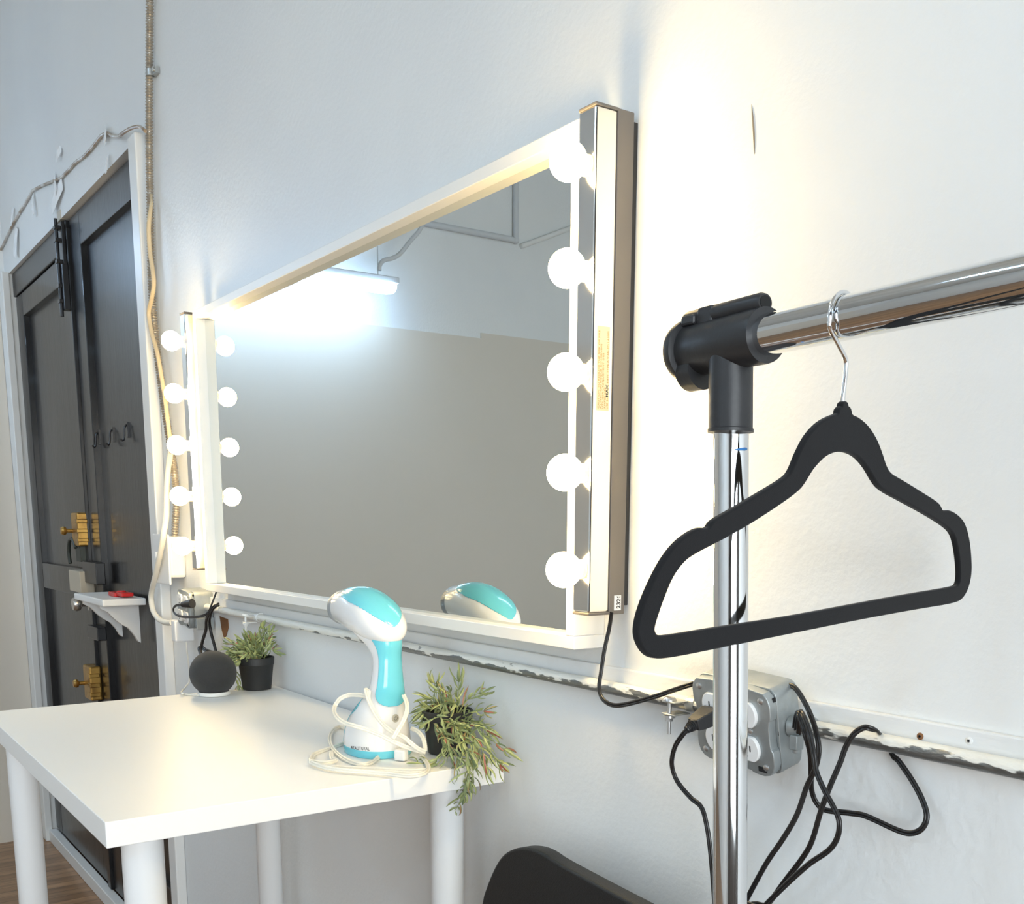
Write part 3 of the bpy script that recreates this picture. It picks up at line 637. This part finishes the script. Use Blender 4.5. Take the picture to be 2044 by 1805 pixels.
def plant(c, rt, rb, h, label, stems, loc_label, seed, L=.024, W=.0024, spacing=.011):
    rng = random.Random(seed); t = thing('potted_plant', label, 'plant', (c[0], c[1], TZ), group=None)
    bm = B(); z0 = TZ
    lathe(bm, [(rb*.9, 0), (rb, .001), (rb+(rt-rb)*.72, h*.76), (rt-.001, h*.78), (rt, h*.985), (rt-.001, h), (rt-.003, h), (rt-.0045, h*.86), (.001, h*.86)], (c[0], c[1], z0+.0004), n=40, cap=True); obj('pot', bm, 'pot', t)
    bm = B(); lathe(bm, [(rt-.006, h*.80), (rt-.0055, h*.875), (.002, h*.905)], (c[0], c[1], z0), n=28); obj('soil', bm, 'soil', t)
    bs, bl = B(), B(); top = V((c[0], c[1], z0+h*.9))
    for st in stems: sprig(bs, bl, [V(q) for q in st(top, rng)], rng, L=L, W=W, spacing=spacing)
    obj('stems', bs, 'leaf', t); obj('foliage', bl, 'leaf', t, smooth=True)
def guided(pxs, y, start=(0, 0)):
    """a stem from the pot through measured points (photo position, distance from the wall)"""
    def f(top, rng):
        s = top+V((start[0]+rng.uniform(-.006, .006), start[1]+rng.uniform(-.006, .006), -.004)); pts = [s]
        for i, (a, b, yy) in enumerate(pxs): pts.append(at(a, b, y=-yy))
        return pts
    return f
def tuft(dx, dy, dz, bend=.0):
    def f(top, rng):
        s = top+V((rng.uniform(-.016, .016), rng.uniform(-.016, .016), -.004)); e = s+V((dx, dy, dz))
        return [s, s.lerp(e, .5)+V((0, 0, .012+bend)), e]
    return f
NP = (-.012, -.050)
near = [guided(l, None, s) for l, s in (
    ([(905, 1445, .075), (925, 1500, .095), (945, 1545, .085), (928, 1582, .08)], (.01, -.02)), ([(925, 1450, .07), (945, 1490, .08), (935, 1540, .09), (918, 1600, .075), (908, 1618, .07)], (.02, -.015)),
    ([(915, 1455, .08), (930, 1500, .10), (938, 1560, .085)], (.015, -.022)), ([(960, 1450, .05), (985, 1480, .045), (1005, 1495, .04)], (.03, .0)),
    ([(955, 1455, .06), (975, 1500, .05), (998, 1525, .045)], (.028, -.01)), ([(890, 1460, .085), (895, 1500, .098), (905, 1525, .10), (900, 1545, .10)], (.0, -.03)),
    ([(880, 1460, .09), (895, 1495, .10), (870, 1530, .115), (848, 1560, .12)], (-.01, -.03)), ([(885, 1470, .09), (890, 1500, .105), (860, 1522, .12), (835, 1525, .125)], (-.005, -.03)),
    ([(880, 1430, .085), (865, 1435, .09), (850, 1445, .09)], (-.02, -.02)), ([(860, 1415, .08), (845, 1420, .08)], (-.025, -.015)),
    ([(868, 1395, .055), (868, 1365, .055)], (-.012, .0)), ([(915, 1390, .045), (916, 1362, .045)], (.0, .005)), ([(935, 1395, .035), (962, 1383, .03)], (.012, .01)),
    ([(930, 1440, .05), (960, 1440, .04), (975, 1455, .035)], (.025, .005)), ([(945, 1420, .045), (965, 1420, .04)], (.025, .005)), ([(925, 1460, .08), (945, 1470, .085), (960, 1490, .08), (965, 1505, .075)], (.02, -.02)),
    ([(900, 1440, .08), (920, 1470, .095), (935, 1500, .10)], (.01, -.025)), ([(940, 1470, .07), (960, 1510, .065), (970, 1530, .06)], (.025, -.012)), ([(875, 1455, .09), (900, 1490, .10), (915, 1515, .10)], (-.01, -.03)))]
near += [tuft(random.uniform(-.03, .035), random.uniform(-.03, .02), random.uniform(.005, .04)) for _ in range(11)]
plant((NP[0], NP[1]), .0415, .031, .071, 'trailing green plant in a black pot spilling over the near end of the table', near, '', 3, L=.031, W=.0023, spacing=.0140)
far = [tuft(random.uniform(-.045, .035), random.uniform(-.035, .02), random.uniform(.005, .052)) for _ in range(34)]
far += [guided(l, None, s) for l, s in (([(505, 1300, .05), (520, 1270, .05), (524, 1256, .05)], (.0, .0)), ([(528, 1300, .05), (535, 1275, .045), (540, 1262, .045)], (.01, .0)), ([(470, 1310, .10), (462, 1325, .11), (470, 1350, .105), (475, 1368, .10)], (-.03, -.02)), ([(465, 1303, .10), (455, 1312, .11), (458, 1320, .115)], (-.03, -.015)))]
plant((-.812, -.060), .0405, .0315, .072, 'bushy green plant in a black pot beside the round speaker', far, '', 5, L=.027, W=.0030, spacing=.011)

# ------------------------------------------------------------------ garment steamer
SY_ = -.140
stm = thing('garment_steamer', 'white and aqua handheld garment steamer standing on the table', 'steamer', (-.075, SY_, TZ))
def superring(c, ax, ay, hx, hy, n=40, e=2.3):
    out = []
    for k in range(n):
        th = 2*math.pi*k/n; ct, st = math.cos(th), math.sin(th)
        out.append(c+ax*(hx*math.copysign(abs(ct)**(2/e), ct))+ay*(hy*math.copysign(abs(st)**(2/e), st)))
    return out
X_, Y_, Z_ = V((1, 0, 0)), V((0, 1, 0)), V((0, 0, 1))
def interp(keys, n):
    """smooth interpolation of rows of numbers"""
    rows = [V(k) if False else list(k) for k in keys]; out = []
    for i in range(len(rows)-1):
        p0, p1, p2, p3 = rows[max(i-1, 0)], rows[i], rows[i+1], rows[min(i+2, len(rows)-1)]
        for k in range(n):
            t = k/n; out.append([.5*(2*b+(c_-a_)*t+(2*a_-5*b+4*c_-d_)*t*t+(3*b-a_-3*c_+d_)*t**3) for a_, b, c_, d_ in zip(p0, p1, p2, p3)])
    out.append(rows[-1]); return out
# tank and handle: (centre x, z, half x, half y)
bodyk = [(-.083, 1.0895, .0600, .0500), (-.083, 1.100, .0597, .0497), (-.082, 1.115, .0575, .0480), (-.078, 1.135, .0505, .0440), (-.069, 1.155, .0405, .0375), (-.058, 1.172, .0310, .0310), (-.050, 1.188, .0255, .0265), (-.047, 1.205, .0225, .0235), (-.046, 1.225, .0212, .0215), (-.048, 1.241, .0230, .0212), (-.057, 1.256, .0340, .0240), (-.072, 1.269, .0490, .0290), (-.086, 1.282, .0640, .0330), (-.092, 1.292, .0680, .0340)]
bodyr = interp(bodyk, 5)
bm = B(); rings(bm, [superring(V((a, SY_, b)), X_, Y_, c, d) for a, b, c, d in bodyr]); obj('body', bm, 'steamwhite', stm)
bm = B(); rings(bm, [superring(V((-.083, SY_, TZ+.0004)), X_, Y_, .0600, .0500), superring(V((-.083, SY_, TZ+.003)), X_, Y_, .0612, .0512), superring(V((-.083, SY_, TZ+.0125)), X_, Y_, .0606, .0506)]); obj('base', bm, 'aqua', stm)
# head: rows (x, z centre, half z, half y)
headk = [(-.0185, 1.276, .001, .001), (-.0200, 1.277, .010, .012), (-.024, 1.279, .0165, .022), (-.034, 1.283, .0235, .031), (-.050, 1.289, .0305, .0375), (-.070, 1.2955, .0355, .0415), (-.095, 1.302, .038, .042), (-.120, 1.306, .038, .041), (-.145, 1.308, .0350, .038), (-.165, 1.308, .0315, .0345), (-.182, 1.3075, .0285, .031)]
hr = interp(headk, 5)
def head_ring(row, inf=0.0): return superring(V((row[0], SY_, row[1])), Y_, Z_, row[3]+inf, row[2]+inf, n=48, e=2.1)
bm = B(); rings(bm, [head_ring(r_) for r_ in hr]); obj('head', bm, 'steamwhite', stm)
nz = [(-.1795, 1.3076, .0288, .0314), (-.190, 1.3068, .0290, .0310), (-.199, 1.306, .0265, .0285), (-.2045, 1.306, .020, .022), (-.205, 1.306, .001, .001)]
bm = B(); rings(bm, [head_ring(r_) for r_ in nz]); obj('nozzle', bm, 'steamgrey', stm)
def patch(rows_fn, rows, pred, n, inf):
    """a raised cover: the part of the lofted surface for which pred is true, with a small thickness"""
    bm = B(); R = [rows_fn(r_, inf) for r_ in rows]; vs = [[bm.verts.new(p) for p in r_] for r_ in R]
    for i in range(len(vs)-1):
        for j in range(n):
            q = (vs[i][j], vs[i][(j+1) % n], vs[i+1][(j+1) % n], vs[i+1][j]); c_ = sum((v.co for v in q), V())/4
            if pred(c_, rows[i]): bm.faces.new(q)
    bmesh.ops.delete(bm, geom=[v for v in bm.verts if not v.link_faces], context='VERTS'); return bm
def cap_pred(p, row):
    return p.z > 1.279+(-.03-p.x)*.48 and ((p.y-SY_)/.0372)**2+((p.x+.098)/.078)**2 < 1
hr2 = interp(headk, 26)
def head_ring_f(row, inf): return superring(V((row[0], SY_, row[1])), Y_, Z_, row[3]+inf, row[2]+inf, n=180, e=2.1)
o = obj('head_cover', patch(head_ring_f, hr2, cap_pred, 180, .0009), 'aqua', stm); s_ = o.modifiers.new('thickness', 'SOLIDIFY'); s_.thickness = .0016
br2 = interp(bodyk, 22)
def body_ring_f(row, inf): return superring(V((row[0], SY_, row[1])), X_, Y_, row[2]+inf, row[3]+inf, n=180)
def grip_pred(p, row):
    if not 1.162 < p.z < 1.2745: return False
    lim = 1.02
    if p.z < 1.190: lim *= math.sqrt(max(0, 1-((1.190-p.z)/.0282)**2))
    if p.z > 1.266: lim *= math.sqrt(max(0, 1-((p.z-1.266)/.0085)**2))
    return abs(math.atan2((p.y-SY_)/row[3], (p.x-row[0])/row[2])) < lim
o = obj('grip', patch(body_ring_f, br2, grip_pred, 180, .0008), 'aqua', stm); s_ = o.modifiers.new('thickness', 'SOLIDIFY'); s_.thickness = .0014
def lid_pred(p, row):
    a_ = math.degrees(math.atan2((p.y-SY_)/row[3], (p.x-row[0])/row[2])) % 360; z = p.z
    if not 1.094 < z < 1.172: return False
    hi = 231 if z < 1.138 else 231+24*math.sin(math.pi*(z-1.138)/.034)
    return 195 < a_ < hi
o = obj('tank_lid', patch(body_ring_f, br2, lid_pred, 180, .0008), 'aquadark', stm); s_ = o.modifiers.new('thickness', 'SOLIDIFY'); s_.thickness = .0014
# power button and lettering on the tank
def on_body(px, py, lift=.0006):
    """point and outward normal of the tank surface behind a measured position"""
    k = ray(px, py); best = None; t = 1.45
    while t < 1.8:
        p = CAM+k*t
        for i in range(len(bodyr)-1):
            a, b = bodyr[i], bodyr[i+1]
            if min(a[1], b[1]) <= p.z <= max(a[1], b[1]):
                u = (p.z-a[1])/max(b[1]-a[1], 1e-6); cx, hx, hy = (a[j]+(b[j]-a[j])*u for j in (0, 2, 3))
                if (abs(p.x-cx)/hx)**2.3+(abs(p.y-SY_)/hy)**2.3 < 1:
                    g = V((math.copysign((abs(p.x-cx)/hx)**1.3/hx, p.x-cx), math.copysign((abs(p.y-SY_)/hy)**1.3/hy, p.y-SY_), 0)); dz = (b[0]-a[0])/(b[1]-a[1]+1e-9), (b[2]-a[2])/(b[1]-a[1]+1e-9)
                    g.normalize(); g.z = -(dz[0]*g.x+dz[1]); g.normalize(); return p+g*lift, g
        t += .0008
    return None, None
p, g = on_body(789, 1434, .0)
if p:
    bm = B(); lathe(bm, [(.0066, -.003), (.0066, .0006), (.0058, .0012), (0, .0013)], p, axis=g, n=28); bt = obj('power_button', bm, 'button', stm)
    s, u_ = frame_of(g); ring = [p+g*.0015+(s*math.cos(a)+u_*math.sin(a))*.003 for a in [math.radians(90+35+k*29) for k in range(11)]]
    bm = B(); tube(bm, ring, .0004, n=6, sm=2); tube(bm, [p+g*.0015+u_*.0005, p+g*.0015+u_*.0034], .0004, n=6, sm=1); obj('power_symbol', bm, 'taupe', bt)
pa, ga = on_body(701, 1496, .0006); pb, gb = on_body(738, 1498.5, .0006)
if pa and pb:
    me = text_mesh('BEAUTURAL', 1.0, Matrix.Identity(4), ext=.0, space=1.08, bold=.012); xs = [v.co.x for v in me.vertices]; x0, x1 = min(xs), max(xs); L = (pb-pa).length; sc = L/(x1-x0)
    for v in me.vertices:
        u = (v.co.x-x0)/(x1-x0); hpx = v.co.y*sc*1270
        q, gq = on_body(701+37*u, 1496+2.5*u-hpx, .0005)
        if q: v.co = q
    obj('lettering', me, 'ink', stm, smooth=False)
# cord of the steamer, wrapped around it and coiled on the table
def k6(l): return [(610+a/8.176, 1370+b/8.176) for a, b in l]
bm = B()
def twin(path, r=.0019):
    path = smooth_path(path, 8); rngs = []
    for sg in (-1, 1):
        Q = []
        for i, p in enumerate(path):
            t = (path[min(i+1, len(path)-1)]-path[max(i-1, 0)]).normalized(); s = t.cross((CAM-p).normalized()); Q.append(p+s.normalized()*r*.85*sg)
        tube(bm, Q, r, n=8, sm=0)
def D(pts, ds):
    n = len(pts)-1; out = []
    for i, (a, b) in enumerate(pts):
        t = i/n*(len(ds)-1); k = min(int(t), len(ds)-2); out.append(at(a, b, d=ds[k]+(ds[k+1]-ds[k])*(t-k)))
    return out
def T(pts, z=TZ+.003, dz=0.0): return [at(a, b, z=z+dz*math.sin(i)) for i, (a, b) in enumerate(pts)]
twin(D(k6([(985, 165), (850, 145), (700, 150), (560, 210), (480, 320), (465, 420), (520, 520), (640, 600), (800, 650), (1000, 710), (1200, 790), (1400, 890), (1600, 980), (1800, 1045), (1950, 1080)]), [1.64, 1.66, 1.66, 1.60, 1.572, 1.57, 1.57, 1.59]))
twin(D(k6([(1040, 110), (985, 60), (1010, 170), (1070, 320), (1150, 470), (1240, 590), (1340, 690), (1460, 770), (1600, 830), (1720, 930), (1850, 1030), (1950, 1070)]), [1.64, 1.615, 1.605, 1.595, 1.58, 1.573, 1.57, 1.58]))
twin(D(k6([(1600, 150), (1650, 280), (1650, 420), (1590, 580), (1510, 720), (1430, 850)]), [1.63, 1.60, 1.585, 1.57, 1.568]))
twin(D(k6([(1730, 690), (1830, 740), (1910, 840), (1945, 960), (1950, 1060)]), [1.66, 1.63, 1.60, 1.60]))
twin(T(k6([(680, 715), (570, 660), (450, 720), (395, 850), (430, 990), (540, 1120), (700, 1220), (900, 1275), (1080, 1245), (1220, 1140), (1400, 1075)]), TZ+.004))
twin(T(k6([(640, 930), (430, 1000), (160, 1100), (110, 1160), (90, 1220), (250, 1290), (600, 1330), (1000, 1350), (1400, 1370), (1700, 1385), (2040, 1370)]), TZ+.0032))
twin(T(k6([(420, 1060), (430, 1180), (500, 1210), (330, 1250), (80, 1230), (260, 1310), (600, 1370), (1000, 1400), (1400, 1440), (1700, 1470), (1950, 1420), (2000, 1300), (1880, 1120)]), TZ+.0065))
obj('power_cord', bm, 'whitecord', stm)
c_ = at(735+66, 1507, z=TZ+.010); bm = B(); mx = Matrix.Translation(c_) @ Matrix.Rotation(.5, 4, 'Z'); box(bm, (-.010, -.007, -.009), (.010, .007, .009), mx); obj('mains_plug', bm, 'plastic', stm, bevel=.003, smooth=False)
c_ = at(737, 1386, d=1.625); bm = B(); tube(bm, [c_+V((0, 0, .006)), c_+V((.002, -.002, -.003)), c_+V((.004, -.002, -.012))], .004, n=10); obj('cord_sleeve', bm, 'greyplastic', stm)

# ------------------------------------------------------------------ garment rack and hanger
RZ = 1.5866; RR = .0150
ra, rb = at(1478, 678.5, z=RZ), at(2044, 556, z=RZ); rd = (rb-ra).normalized()
gr = thing('garment_rack', 'chrome garment rack with a black corner fitting in front of the wall', 'clothes rack', (ra.x, ra.y, 0))
end = ra+rd*1.25
tj = ra-rd*.002
pole_top = at(1460, 700, d=.8225); pole_bot = at(1456, 1800, d=.868); pd = (pole_bot-pole_top).normalized(); k_ = -(pole_top.z)/pd.z; foot = pole_top+pd*k_
tc_ = at(1459, 684, z=RZ)
bm = B(); cyl(bm, tc_+rd*.01, end, RR, n=48); obj('rail', bm, 'chrome', gr)
q = at(1497, 676, z=RZ); bm = B(); lathe(bm, [(RR-.0006, -.0012), (RR+.0005, -.0008), (RR+.0005, .0008), (RR-.0006, .0012)], tc_+rd*((q-tc_).dot(rd)+.004), axis=rd, n=48); obj('rail_seam', bm, 'chrome', gr)
bm = B(); cyl(bm, foot+V((0, 0, .03)), pole_top-pd*.0, .0140, n=48); obj('pole', bm, 'chrome', gr)
end2 = V((end.x, end.y, 0)); bm = B(); cyl(bm, end2+V((0, 0, .03)), end, .0140, n=32); obj('pole', bm, 'chrome', gr)
nrm = V((-rd.y, rd.x, 0))
for f_ in (foot, end2):
    bm = B(); cyl(bm, V((f_.x, f_.y, .03))-nrm*.22, V((f_.x, f_.y, .03))+nrm*.22, .0125, n=24); obj('foot_bar', bm, 'chrome', gr)
def fitting(c, dr, down, cap=True):
    """black T fitting around the rail end with a clip ridge on top and a round end knob"""
    up = -down; side = dr.cross(up).normalized()
    bm = B(); lathe(bm, [(.0155, .040), (.0205, .0395), (.0210, .036), (.0205, .0), (.0205, -.045), (.0195, -.047)], c, axis=dr, n=40)
    fit = obj('corner_fitting', bm, 'blackplastic', gr, smooth=30)
    bm = B(); rings(bm, [[c+down*h+(dr*math.cos(a)+side*math.sin(a))*r_ for a in [2*math.pi*k/36 for k in range(36)]] for r_, h in ((.0172, .0), (.0172, .066), (.0180, .0665), (.0180, .0690), (.0150, .0692))]); obj('sleeve', bm, 'blackplastic', fit, smooth=30)
    bm = B(); cc = c+up*.0235+side*.002
    R = []
    for h in (-.050, -.046, .037, .040):
        rr_ = .0080 if h in (-.046, .037) else .0068
        R.append([cc+dr*h+(side*math.cos(a)+up*math.sin(a)*.95)*rr_ for a in [2*math.pi*k/28 for k in range(28)]])
    rings(bm, R); cl = obj('clip_ridge', bm, 'blackplastic', fit, smooth=30)
    bm = B(); rings(bm, [[cc+dr*h+(side*math.cos(a)+up*math.sin(a)*.95)*.0052 for a in [2*math.pi*k/24 for k in range(24)]] for h in (.0395, .0406)]); obj('clip_bore', bm, 'dark', cl)
    bm = B(); box(bm, (-.030, -.010, -.008), (-.012, .010, .010), basis(c+up*.022, dr, side)); box(bm, (-.046, -.0135, -.004), (-.030, .0135, .004), basis(c+up*.0215, dr, side)); obj('clip_tab', bm, 'blackplastic', fit, bevel=.002, smooth=False)
    bm = B(); lathe(bm, [(.0200, -.046), (.0245, -.0475), (.0250, -.051), (.0235, -.056), (.014, -.060), (0, -.0605)], c, axis=dr, n=40); kn = obj('end_knob', bm, 'blackplastic', fit, smooth=30)
    bm = B(); rings(bm, [[c+dr*h+(side*(math.cos(a)*.016)+down*(.016+math.sin(a)*.0165)) for a in [2*math.pi*k/28 for k in range(28)]] for h in (-.050, -.036, -.033)]); obj('knob_skirt', bm, 'blackplastic', kn, smooth=30)
fitting(tc_, rd, pd)
p, q = at(1466, 905, d=.815), at(1491, 900, d=.815)
# blue reflection in the chrome pole, put on as a coloured patch
pc = pole_top+pd*((at(1480, 903, d=.83)-pole_top).dot(pd)); toC = (CAM-pc); toC = (toC-pd*toC.dot(pd)).normalized(); sd = pd.cross(toC).normalized()
if sd.dot(_r) < 0: sd = -sd
bm = B(); rows = []
for k in range(9):
    th = .12+.95*k/8; nrm_ = toC*math.cos(th)+sd*math.sin(th); hh = .0005+.0022*min(1, k/6); rows.append((nrm_, hh))
vs = [[bm.verts.new(pc+n_*.01425-pd*h_*.8), bm.verts.new(pc+n_*.01425+pd*(h_-.0004*k))] for k, (n_, h_) in enumerate(rows)]
for a, b in zip(vs, vs[1:]): bm.faces.new((a[0], b[0], b[1], a[1]))
o = obj('blue_reflection', bm, 'bluereflection', gr, label='small blue reflection painted on the pole'); s_ = o.modifiers.new('thickness', 'SOLIDIFY'); s_.thickness = .0002

HA = 1.7104; HO = V((.91284, -.28497, 1.52526)); hu = V((math.cos(HA), math.sin(HA), 0)); hn = V((math.sin(HA), -math.cos(HA), 0)); hv = V((0, 0, 1))
def onhang(px, py):
    k = ray(px, py); p = CAM+k*((HO-CAM).dot(hn)/k.dot(hn)); return ((p-HO).dot(hu), (p-HO).dot(hv))
outer = [(930, 665), (948, 665), (950, 685), (962, 690), (966, 722), (1000, 735), (1040, 770), (1075, 825), (1100, 890), (1115, 940), (1135, 975), (1180, 1000), (1270, 1055), (1345, 1102), (1356, 1122), (1362, 1136), (1380, 1138), (1396, 1136), (1430, 1155), (1460, 1190), (1478, 1260), (1485, 1330), (1487, 1400), (1475, 1460), (1455, 1500), (1425, 1523), (1250, 1550), (1000, 1595), (700, 1655), (400, 1715), (200, 1755), (115, 1763), (75, 1740), (48, 1690), (42, 1640), (60, 1560), (100, 1460), (150, 1360), (200, 1290), (250, 1245), (305, 1214), (330, 1217), (350, 1213), (366, 1186), (385, 1172), (450, 1135), (560, 1070), (690, 992), (715, 955), (740, 890), (780, 810), (830, 755), (880, 728), (912, 718), (915, 692), (928, 686)]
inner = [(925, 863), (970, 872), (1010, 900), (1045, 945), (1075, 1000), (1105, 1035), (1200, 1085), (1300, 1140), (1380, 1190), (1415, 1225), (1430, 1280), (1440, 1350), (1443, 1420), (1435, 1455), (1415, 1468), (1200, 1503), (950, 1550), (700, 1598), (400, 1643), (200, 1677), (125, 1685), (107, 1660), (105, 1635), (125, 1570), (150, 1500), (185, 1415), (230, 1350), (280, 1310), (400, 1250), (500, 1195), (620, 1120), (735, 1040), (765, 1000), (800, 940), (850, 888), (890, 868)]
cv = lambda l: [tuple(p) for p in chaikin([onhang(1250+a/2.1751, 500+b/2.1747) for a, b in l], 2)]
hg = thing('clothes_hanger', 'black velvet clothes hanger hanging on the chrome rail', 'hanger', HO+V((0, 0, .06)))
hmx = Matrix(((hu.x, hv.x, hn.x, HO.x), (hu.y, hv.y, hn.y, HO.y), (hu.z, hv.z, hn.z, HO.z), (0, 0, 0, 1)))
obj('hanger_body', poly2d([cv(outer), cv(inner)], hmx, .0010, .0016), 'velvet', hg, smooth=50)
# hook: up from the neck, round the rail, ending behind it
kk = (HO-tc_).dot(hn)/rd.dot(hn); rc = tc_+rd*kk
P3 = lambda a, b: HO+hu*a+hv*b
hp = [P3(*onhang(a, b)) for a, b in ((1681, 830), (1683, 790), (1688, 742), (1688, 718), (1676, 693))]
r_h = .0184; cz_ = rc+V((0, 0, RR+.0018-r_h))
for ang in range(205, -25, -18):
    a = math.radians(ang); hp.append(cz_+hu*(math.cos(a)*r_h)+hv*(math.sin(a)*r_h))
bm = B(); tube(bm, hp, .00165, n=12, sm=8); obj('hook', bm, 'chrome', hg)

# ------------------------------------------------------------------ chair (only the top of its back shows)
CY_ = -.112
ch = thing('chair', 'black padded chair back at the bottom edge, right of the table', 'chair', (.46, -.32, 0))
prof = [(955, 1806), (968, 1772), (985, 1737), (1003, 1712), (1030, 1699), (1060, 1697), (1090, 1704), (1125, 1722), (1180, 1754), (1270, 1806)]
P = [at(a, b, y=CY_) for a, b in prof]
cd_ = V((1, -.09, 0)).normalized(); o0 = V((.25, CY_, 0))
pts = [((p-o0).dot(cd_), p.z) for p in P]
xl = pts[0][0]; xr = .25+.22; zt = pts[5][1]
loop = [(xl-.012, .70), (xl-.008, pts[0][1]-.09)]+pts[:7]+[(pts[7][0], zt-.0005), (xr-.06, zt-.001), (xr-.03, zt-.006), (xr-.01, zt-.02), (xr, zt-.045), (xr+.01, pts[0][1]-.05), (xr+.015, .70), (xr-.01, .675), (xl+.015, .675)]
zl = [(a, b) for a, b in loop]
me = poly2d([[tuple(q) for q in chaikin(zl, 2)]], basis((.25, CY_+.012, 0), cd_, (0, 0, 1)), .008, .004); obj('backrest', me, 'chair', ch, smooth=50)
sx0, sx1 = .25+xl+.01, .25+xr
bm = B(); box(bm, (sx0, -.50, .60), (sx1, CY_-.03, .65)); obj('seat', bm, 'chair', ch, bevel=.015, smooth=False)
for x in (sx0+.03, sx1-.03):
    for y, zt_ in ((-.47, .60), (CY_+.035, .72)):
        bm = B(); cyl(bm, (x, y, 0), (x, y, zt_), .012, n=16); obj('leg', bm, 'blackmetal', ch)
for x in (sx0+.03, sx1-.03):
    bm = B(); cyl(bm, (x, -.47, .25), (x, CY_+.035, .25), .009, n=12); obj('stretcher', bm, 'blackmetal', ch)

# ------------------------------------------------------------------ fluorescent light and pipes seen in the mirror, then added fill lights
def fixture(x, y0, y1, z, label, lamp='added_tube'):
    t = thing('fluorescent_light', label, 'ceiling light', (x, (y0+y1)/2, z), group='fluorescent tube lights')
    obj('housing', box(B(), (x-.042, y0, z+.046), (x+.042, y1, z+.076)), 'greyplastic', t, bevel=.004, smooth=False)
    bm = B(); R = []
    for yy, s in ((y0+.012, .5), (y0+.02, .85), (y0+.05, 1), (y1-.05, 1), (y1-.02, .85), (y1-.012, .5)):
        R.append([V((x+.056*s*math.cos(a), yy, z+.028+.030*s*math.sin(a))) for a in [2*math.pi*k/28 for k in range(28)]])
    rings(bm, R); obj('diffuser', bm, lamp, t)
    for yy in (y0+.10, y1-.10):
        bm = B(); cyl(bm, (x, yy, z+.07), (x, yy, ZC), .003, n=8); obj('suspension_rod', bm, 'galv', t)
    return t
fz = 2.58; e1 = mir(790, 568, z=fz+.05)
fixture(e1.x, e1.y, e1.y+1.25, fz, 'white fluorescent tube light by the left wall, reflected in the mirror', 'tube')
fxx = e1.x
wpx = [(757, 540), (758, 530), (766, 520), (785, 515), (800, 505), (820, 480), (836, 462), (848, 440)]
bm = B(); tube(bm, [mir(a, b, x=fxx) for a, b in wpx], .011, n=10)
p = mir(757, 540, x=fxx)
single('flexible_conduit', bm, 'greyplastic', 'grey flexible conduit curling up from the fluorescent light reflected in the mirror', 'conduit', loc=p)
a = [mir(*q, x=XC+.03) for q in ((800, 438), (870, 448), (1032, 470))]; zc_ = a[1].z
bm = B(); cyl(bm, (XC+.018, -.6, zc_), (XC+.018, a[2].y, zc_), .016, n=16); cyl(bm, (XC+.018, a[2].y, zc_), (XC+.018, a[2].y, ZC), .016, n=16); sphere(bm, (XC+.018, a[2].y, zc_), .02, n=16)
single('ceiling_conduit', bm, 'greyplastic', 'grey conduit along the upper left wall turning up, reflected in the mirror', 'conduit', loc=(XC+.018, a[2].y, zc_))
q0, q1 = mir(1040, 492, x=XC+.0135), mir(1170, 444, x=XC+.0135)
bm = B(); cyl(bm, q0, q1, .014, n=14)
single('sprinkler_pipe', bm, 'trim', 'pale pipe stub high on the left wall, reflected in the mirror', 'pipe', loc=q0)
fixture(.1, -3.9, -2.65, 3.0, 'added fill tube light hanging opposite the mirror')  # this and the next three are unseen lights added to fill the room
fixture(-.6, -2.6, -1.35, 3.2, 'added fill tube light hanging over the room left of the camera')
fixture(1.2, -4.2, -2.95, 3.0, 'added fill tube light hanging over the middle of the room behind the camera')
fixture(2.3, -2.2, -.95, 2.7, 'added fill tube light hanging at the right end of the room behind the camera')
w = bpy.data.worlds.new('world'); scene.world = w; w.use_nodes = True; w.node_tree.nodes['Background'].inputs['Color'].default_value = (.5, .6, .7, 1); w.node_tree.nodes['Background'].inputs['Strength'].default_value = .0
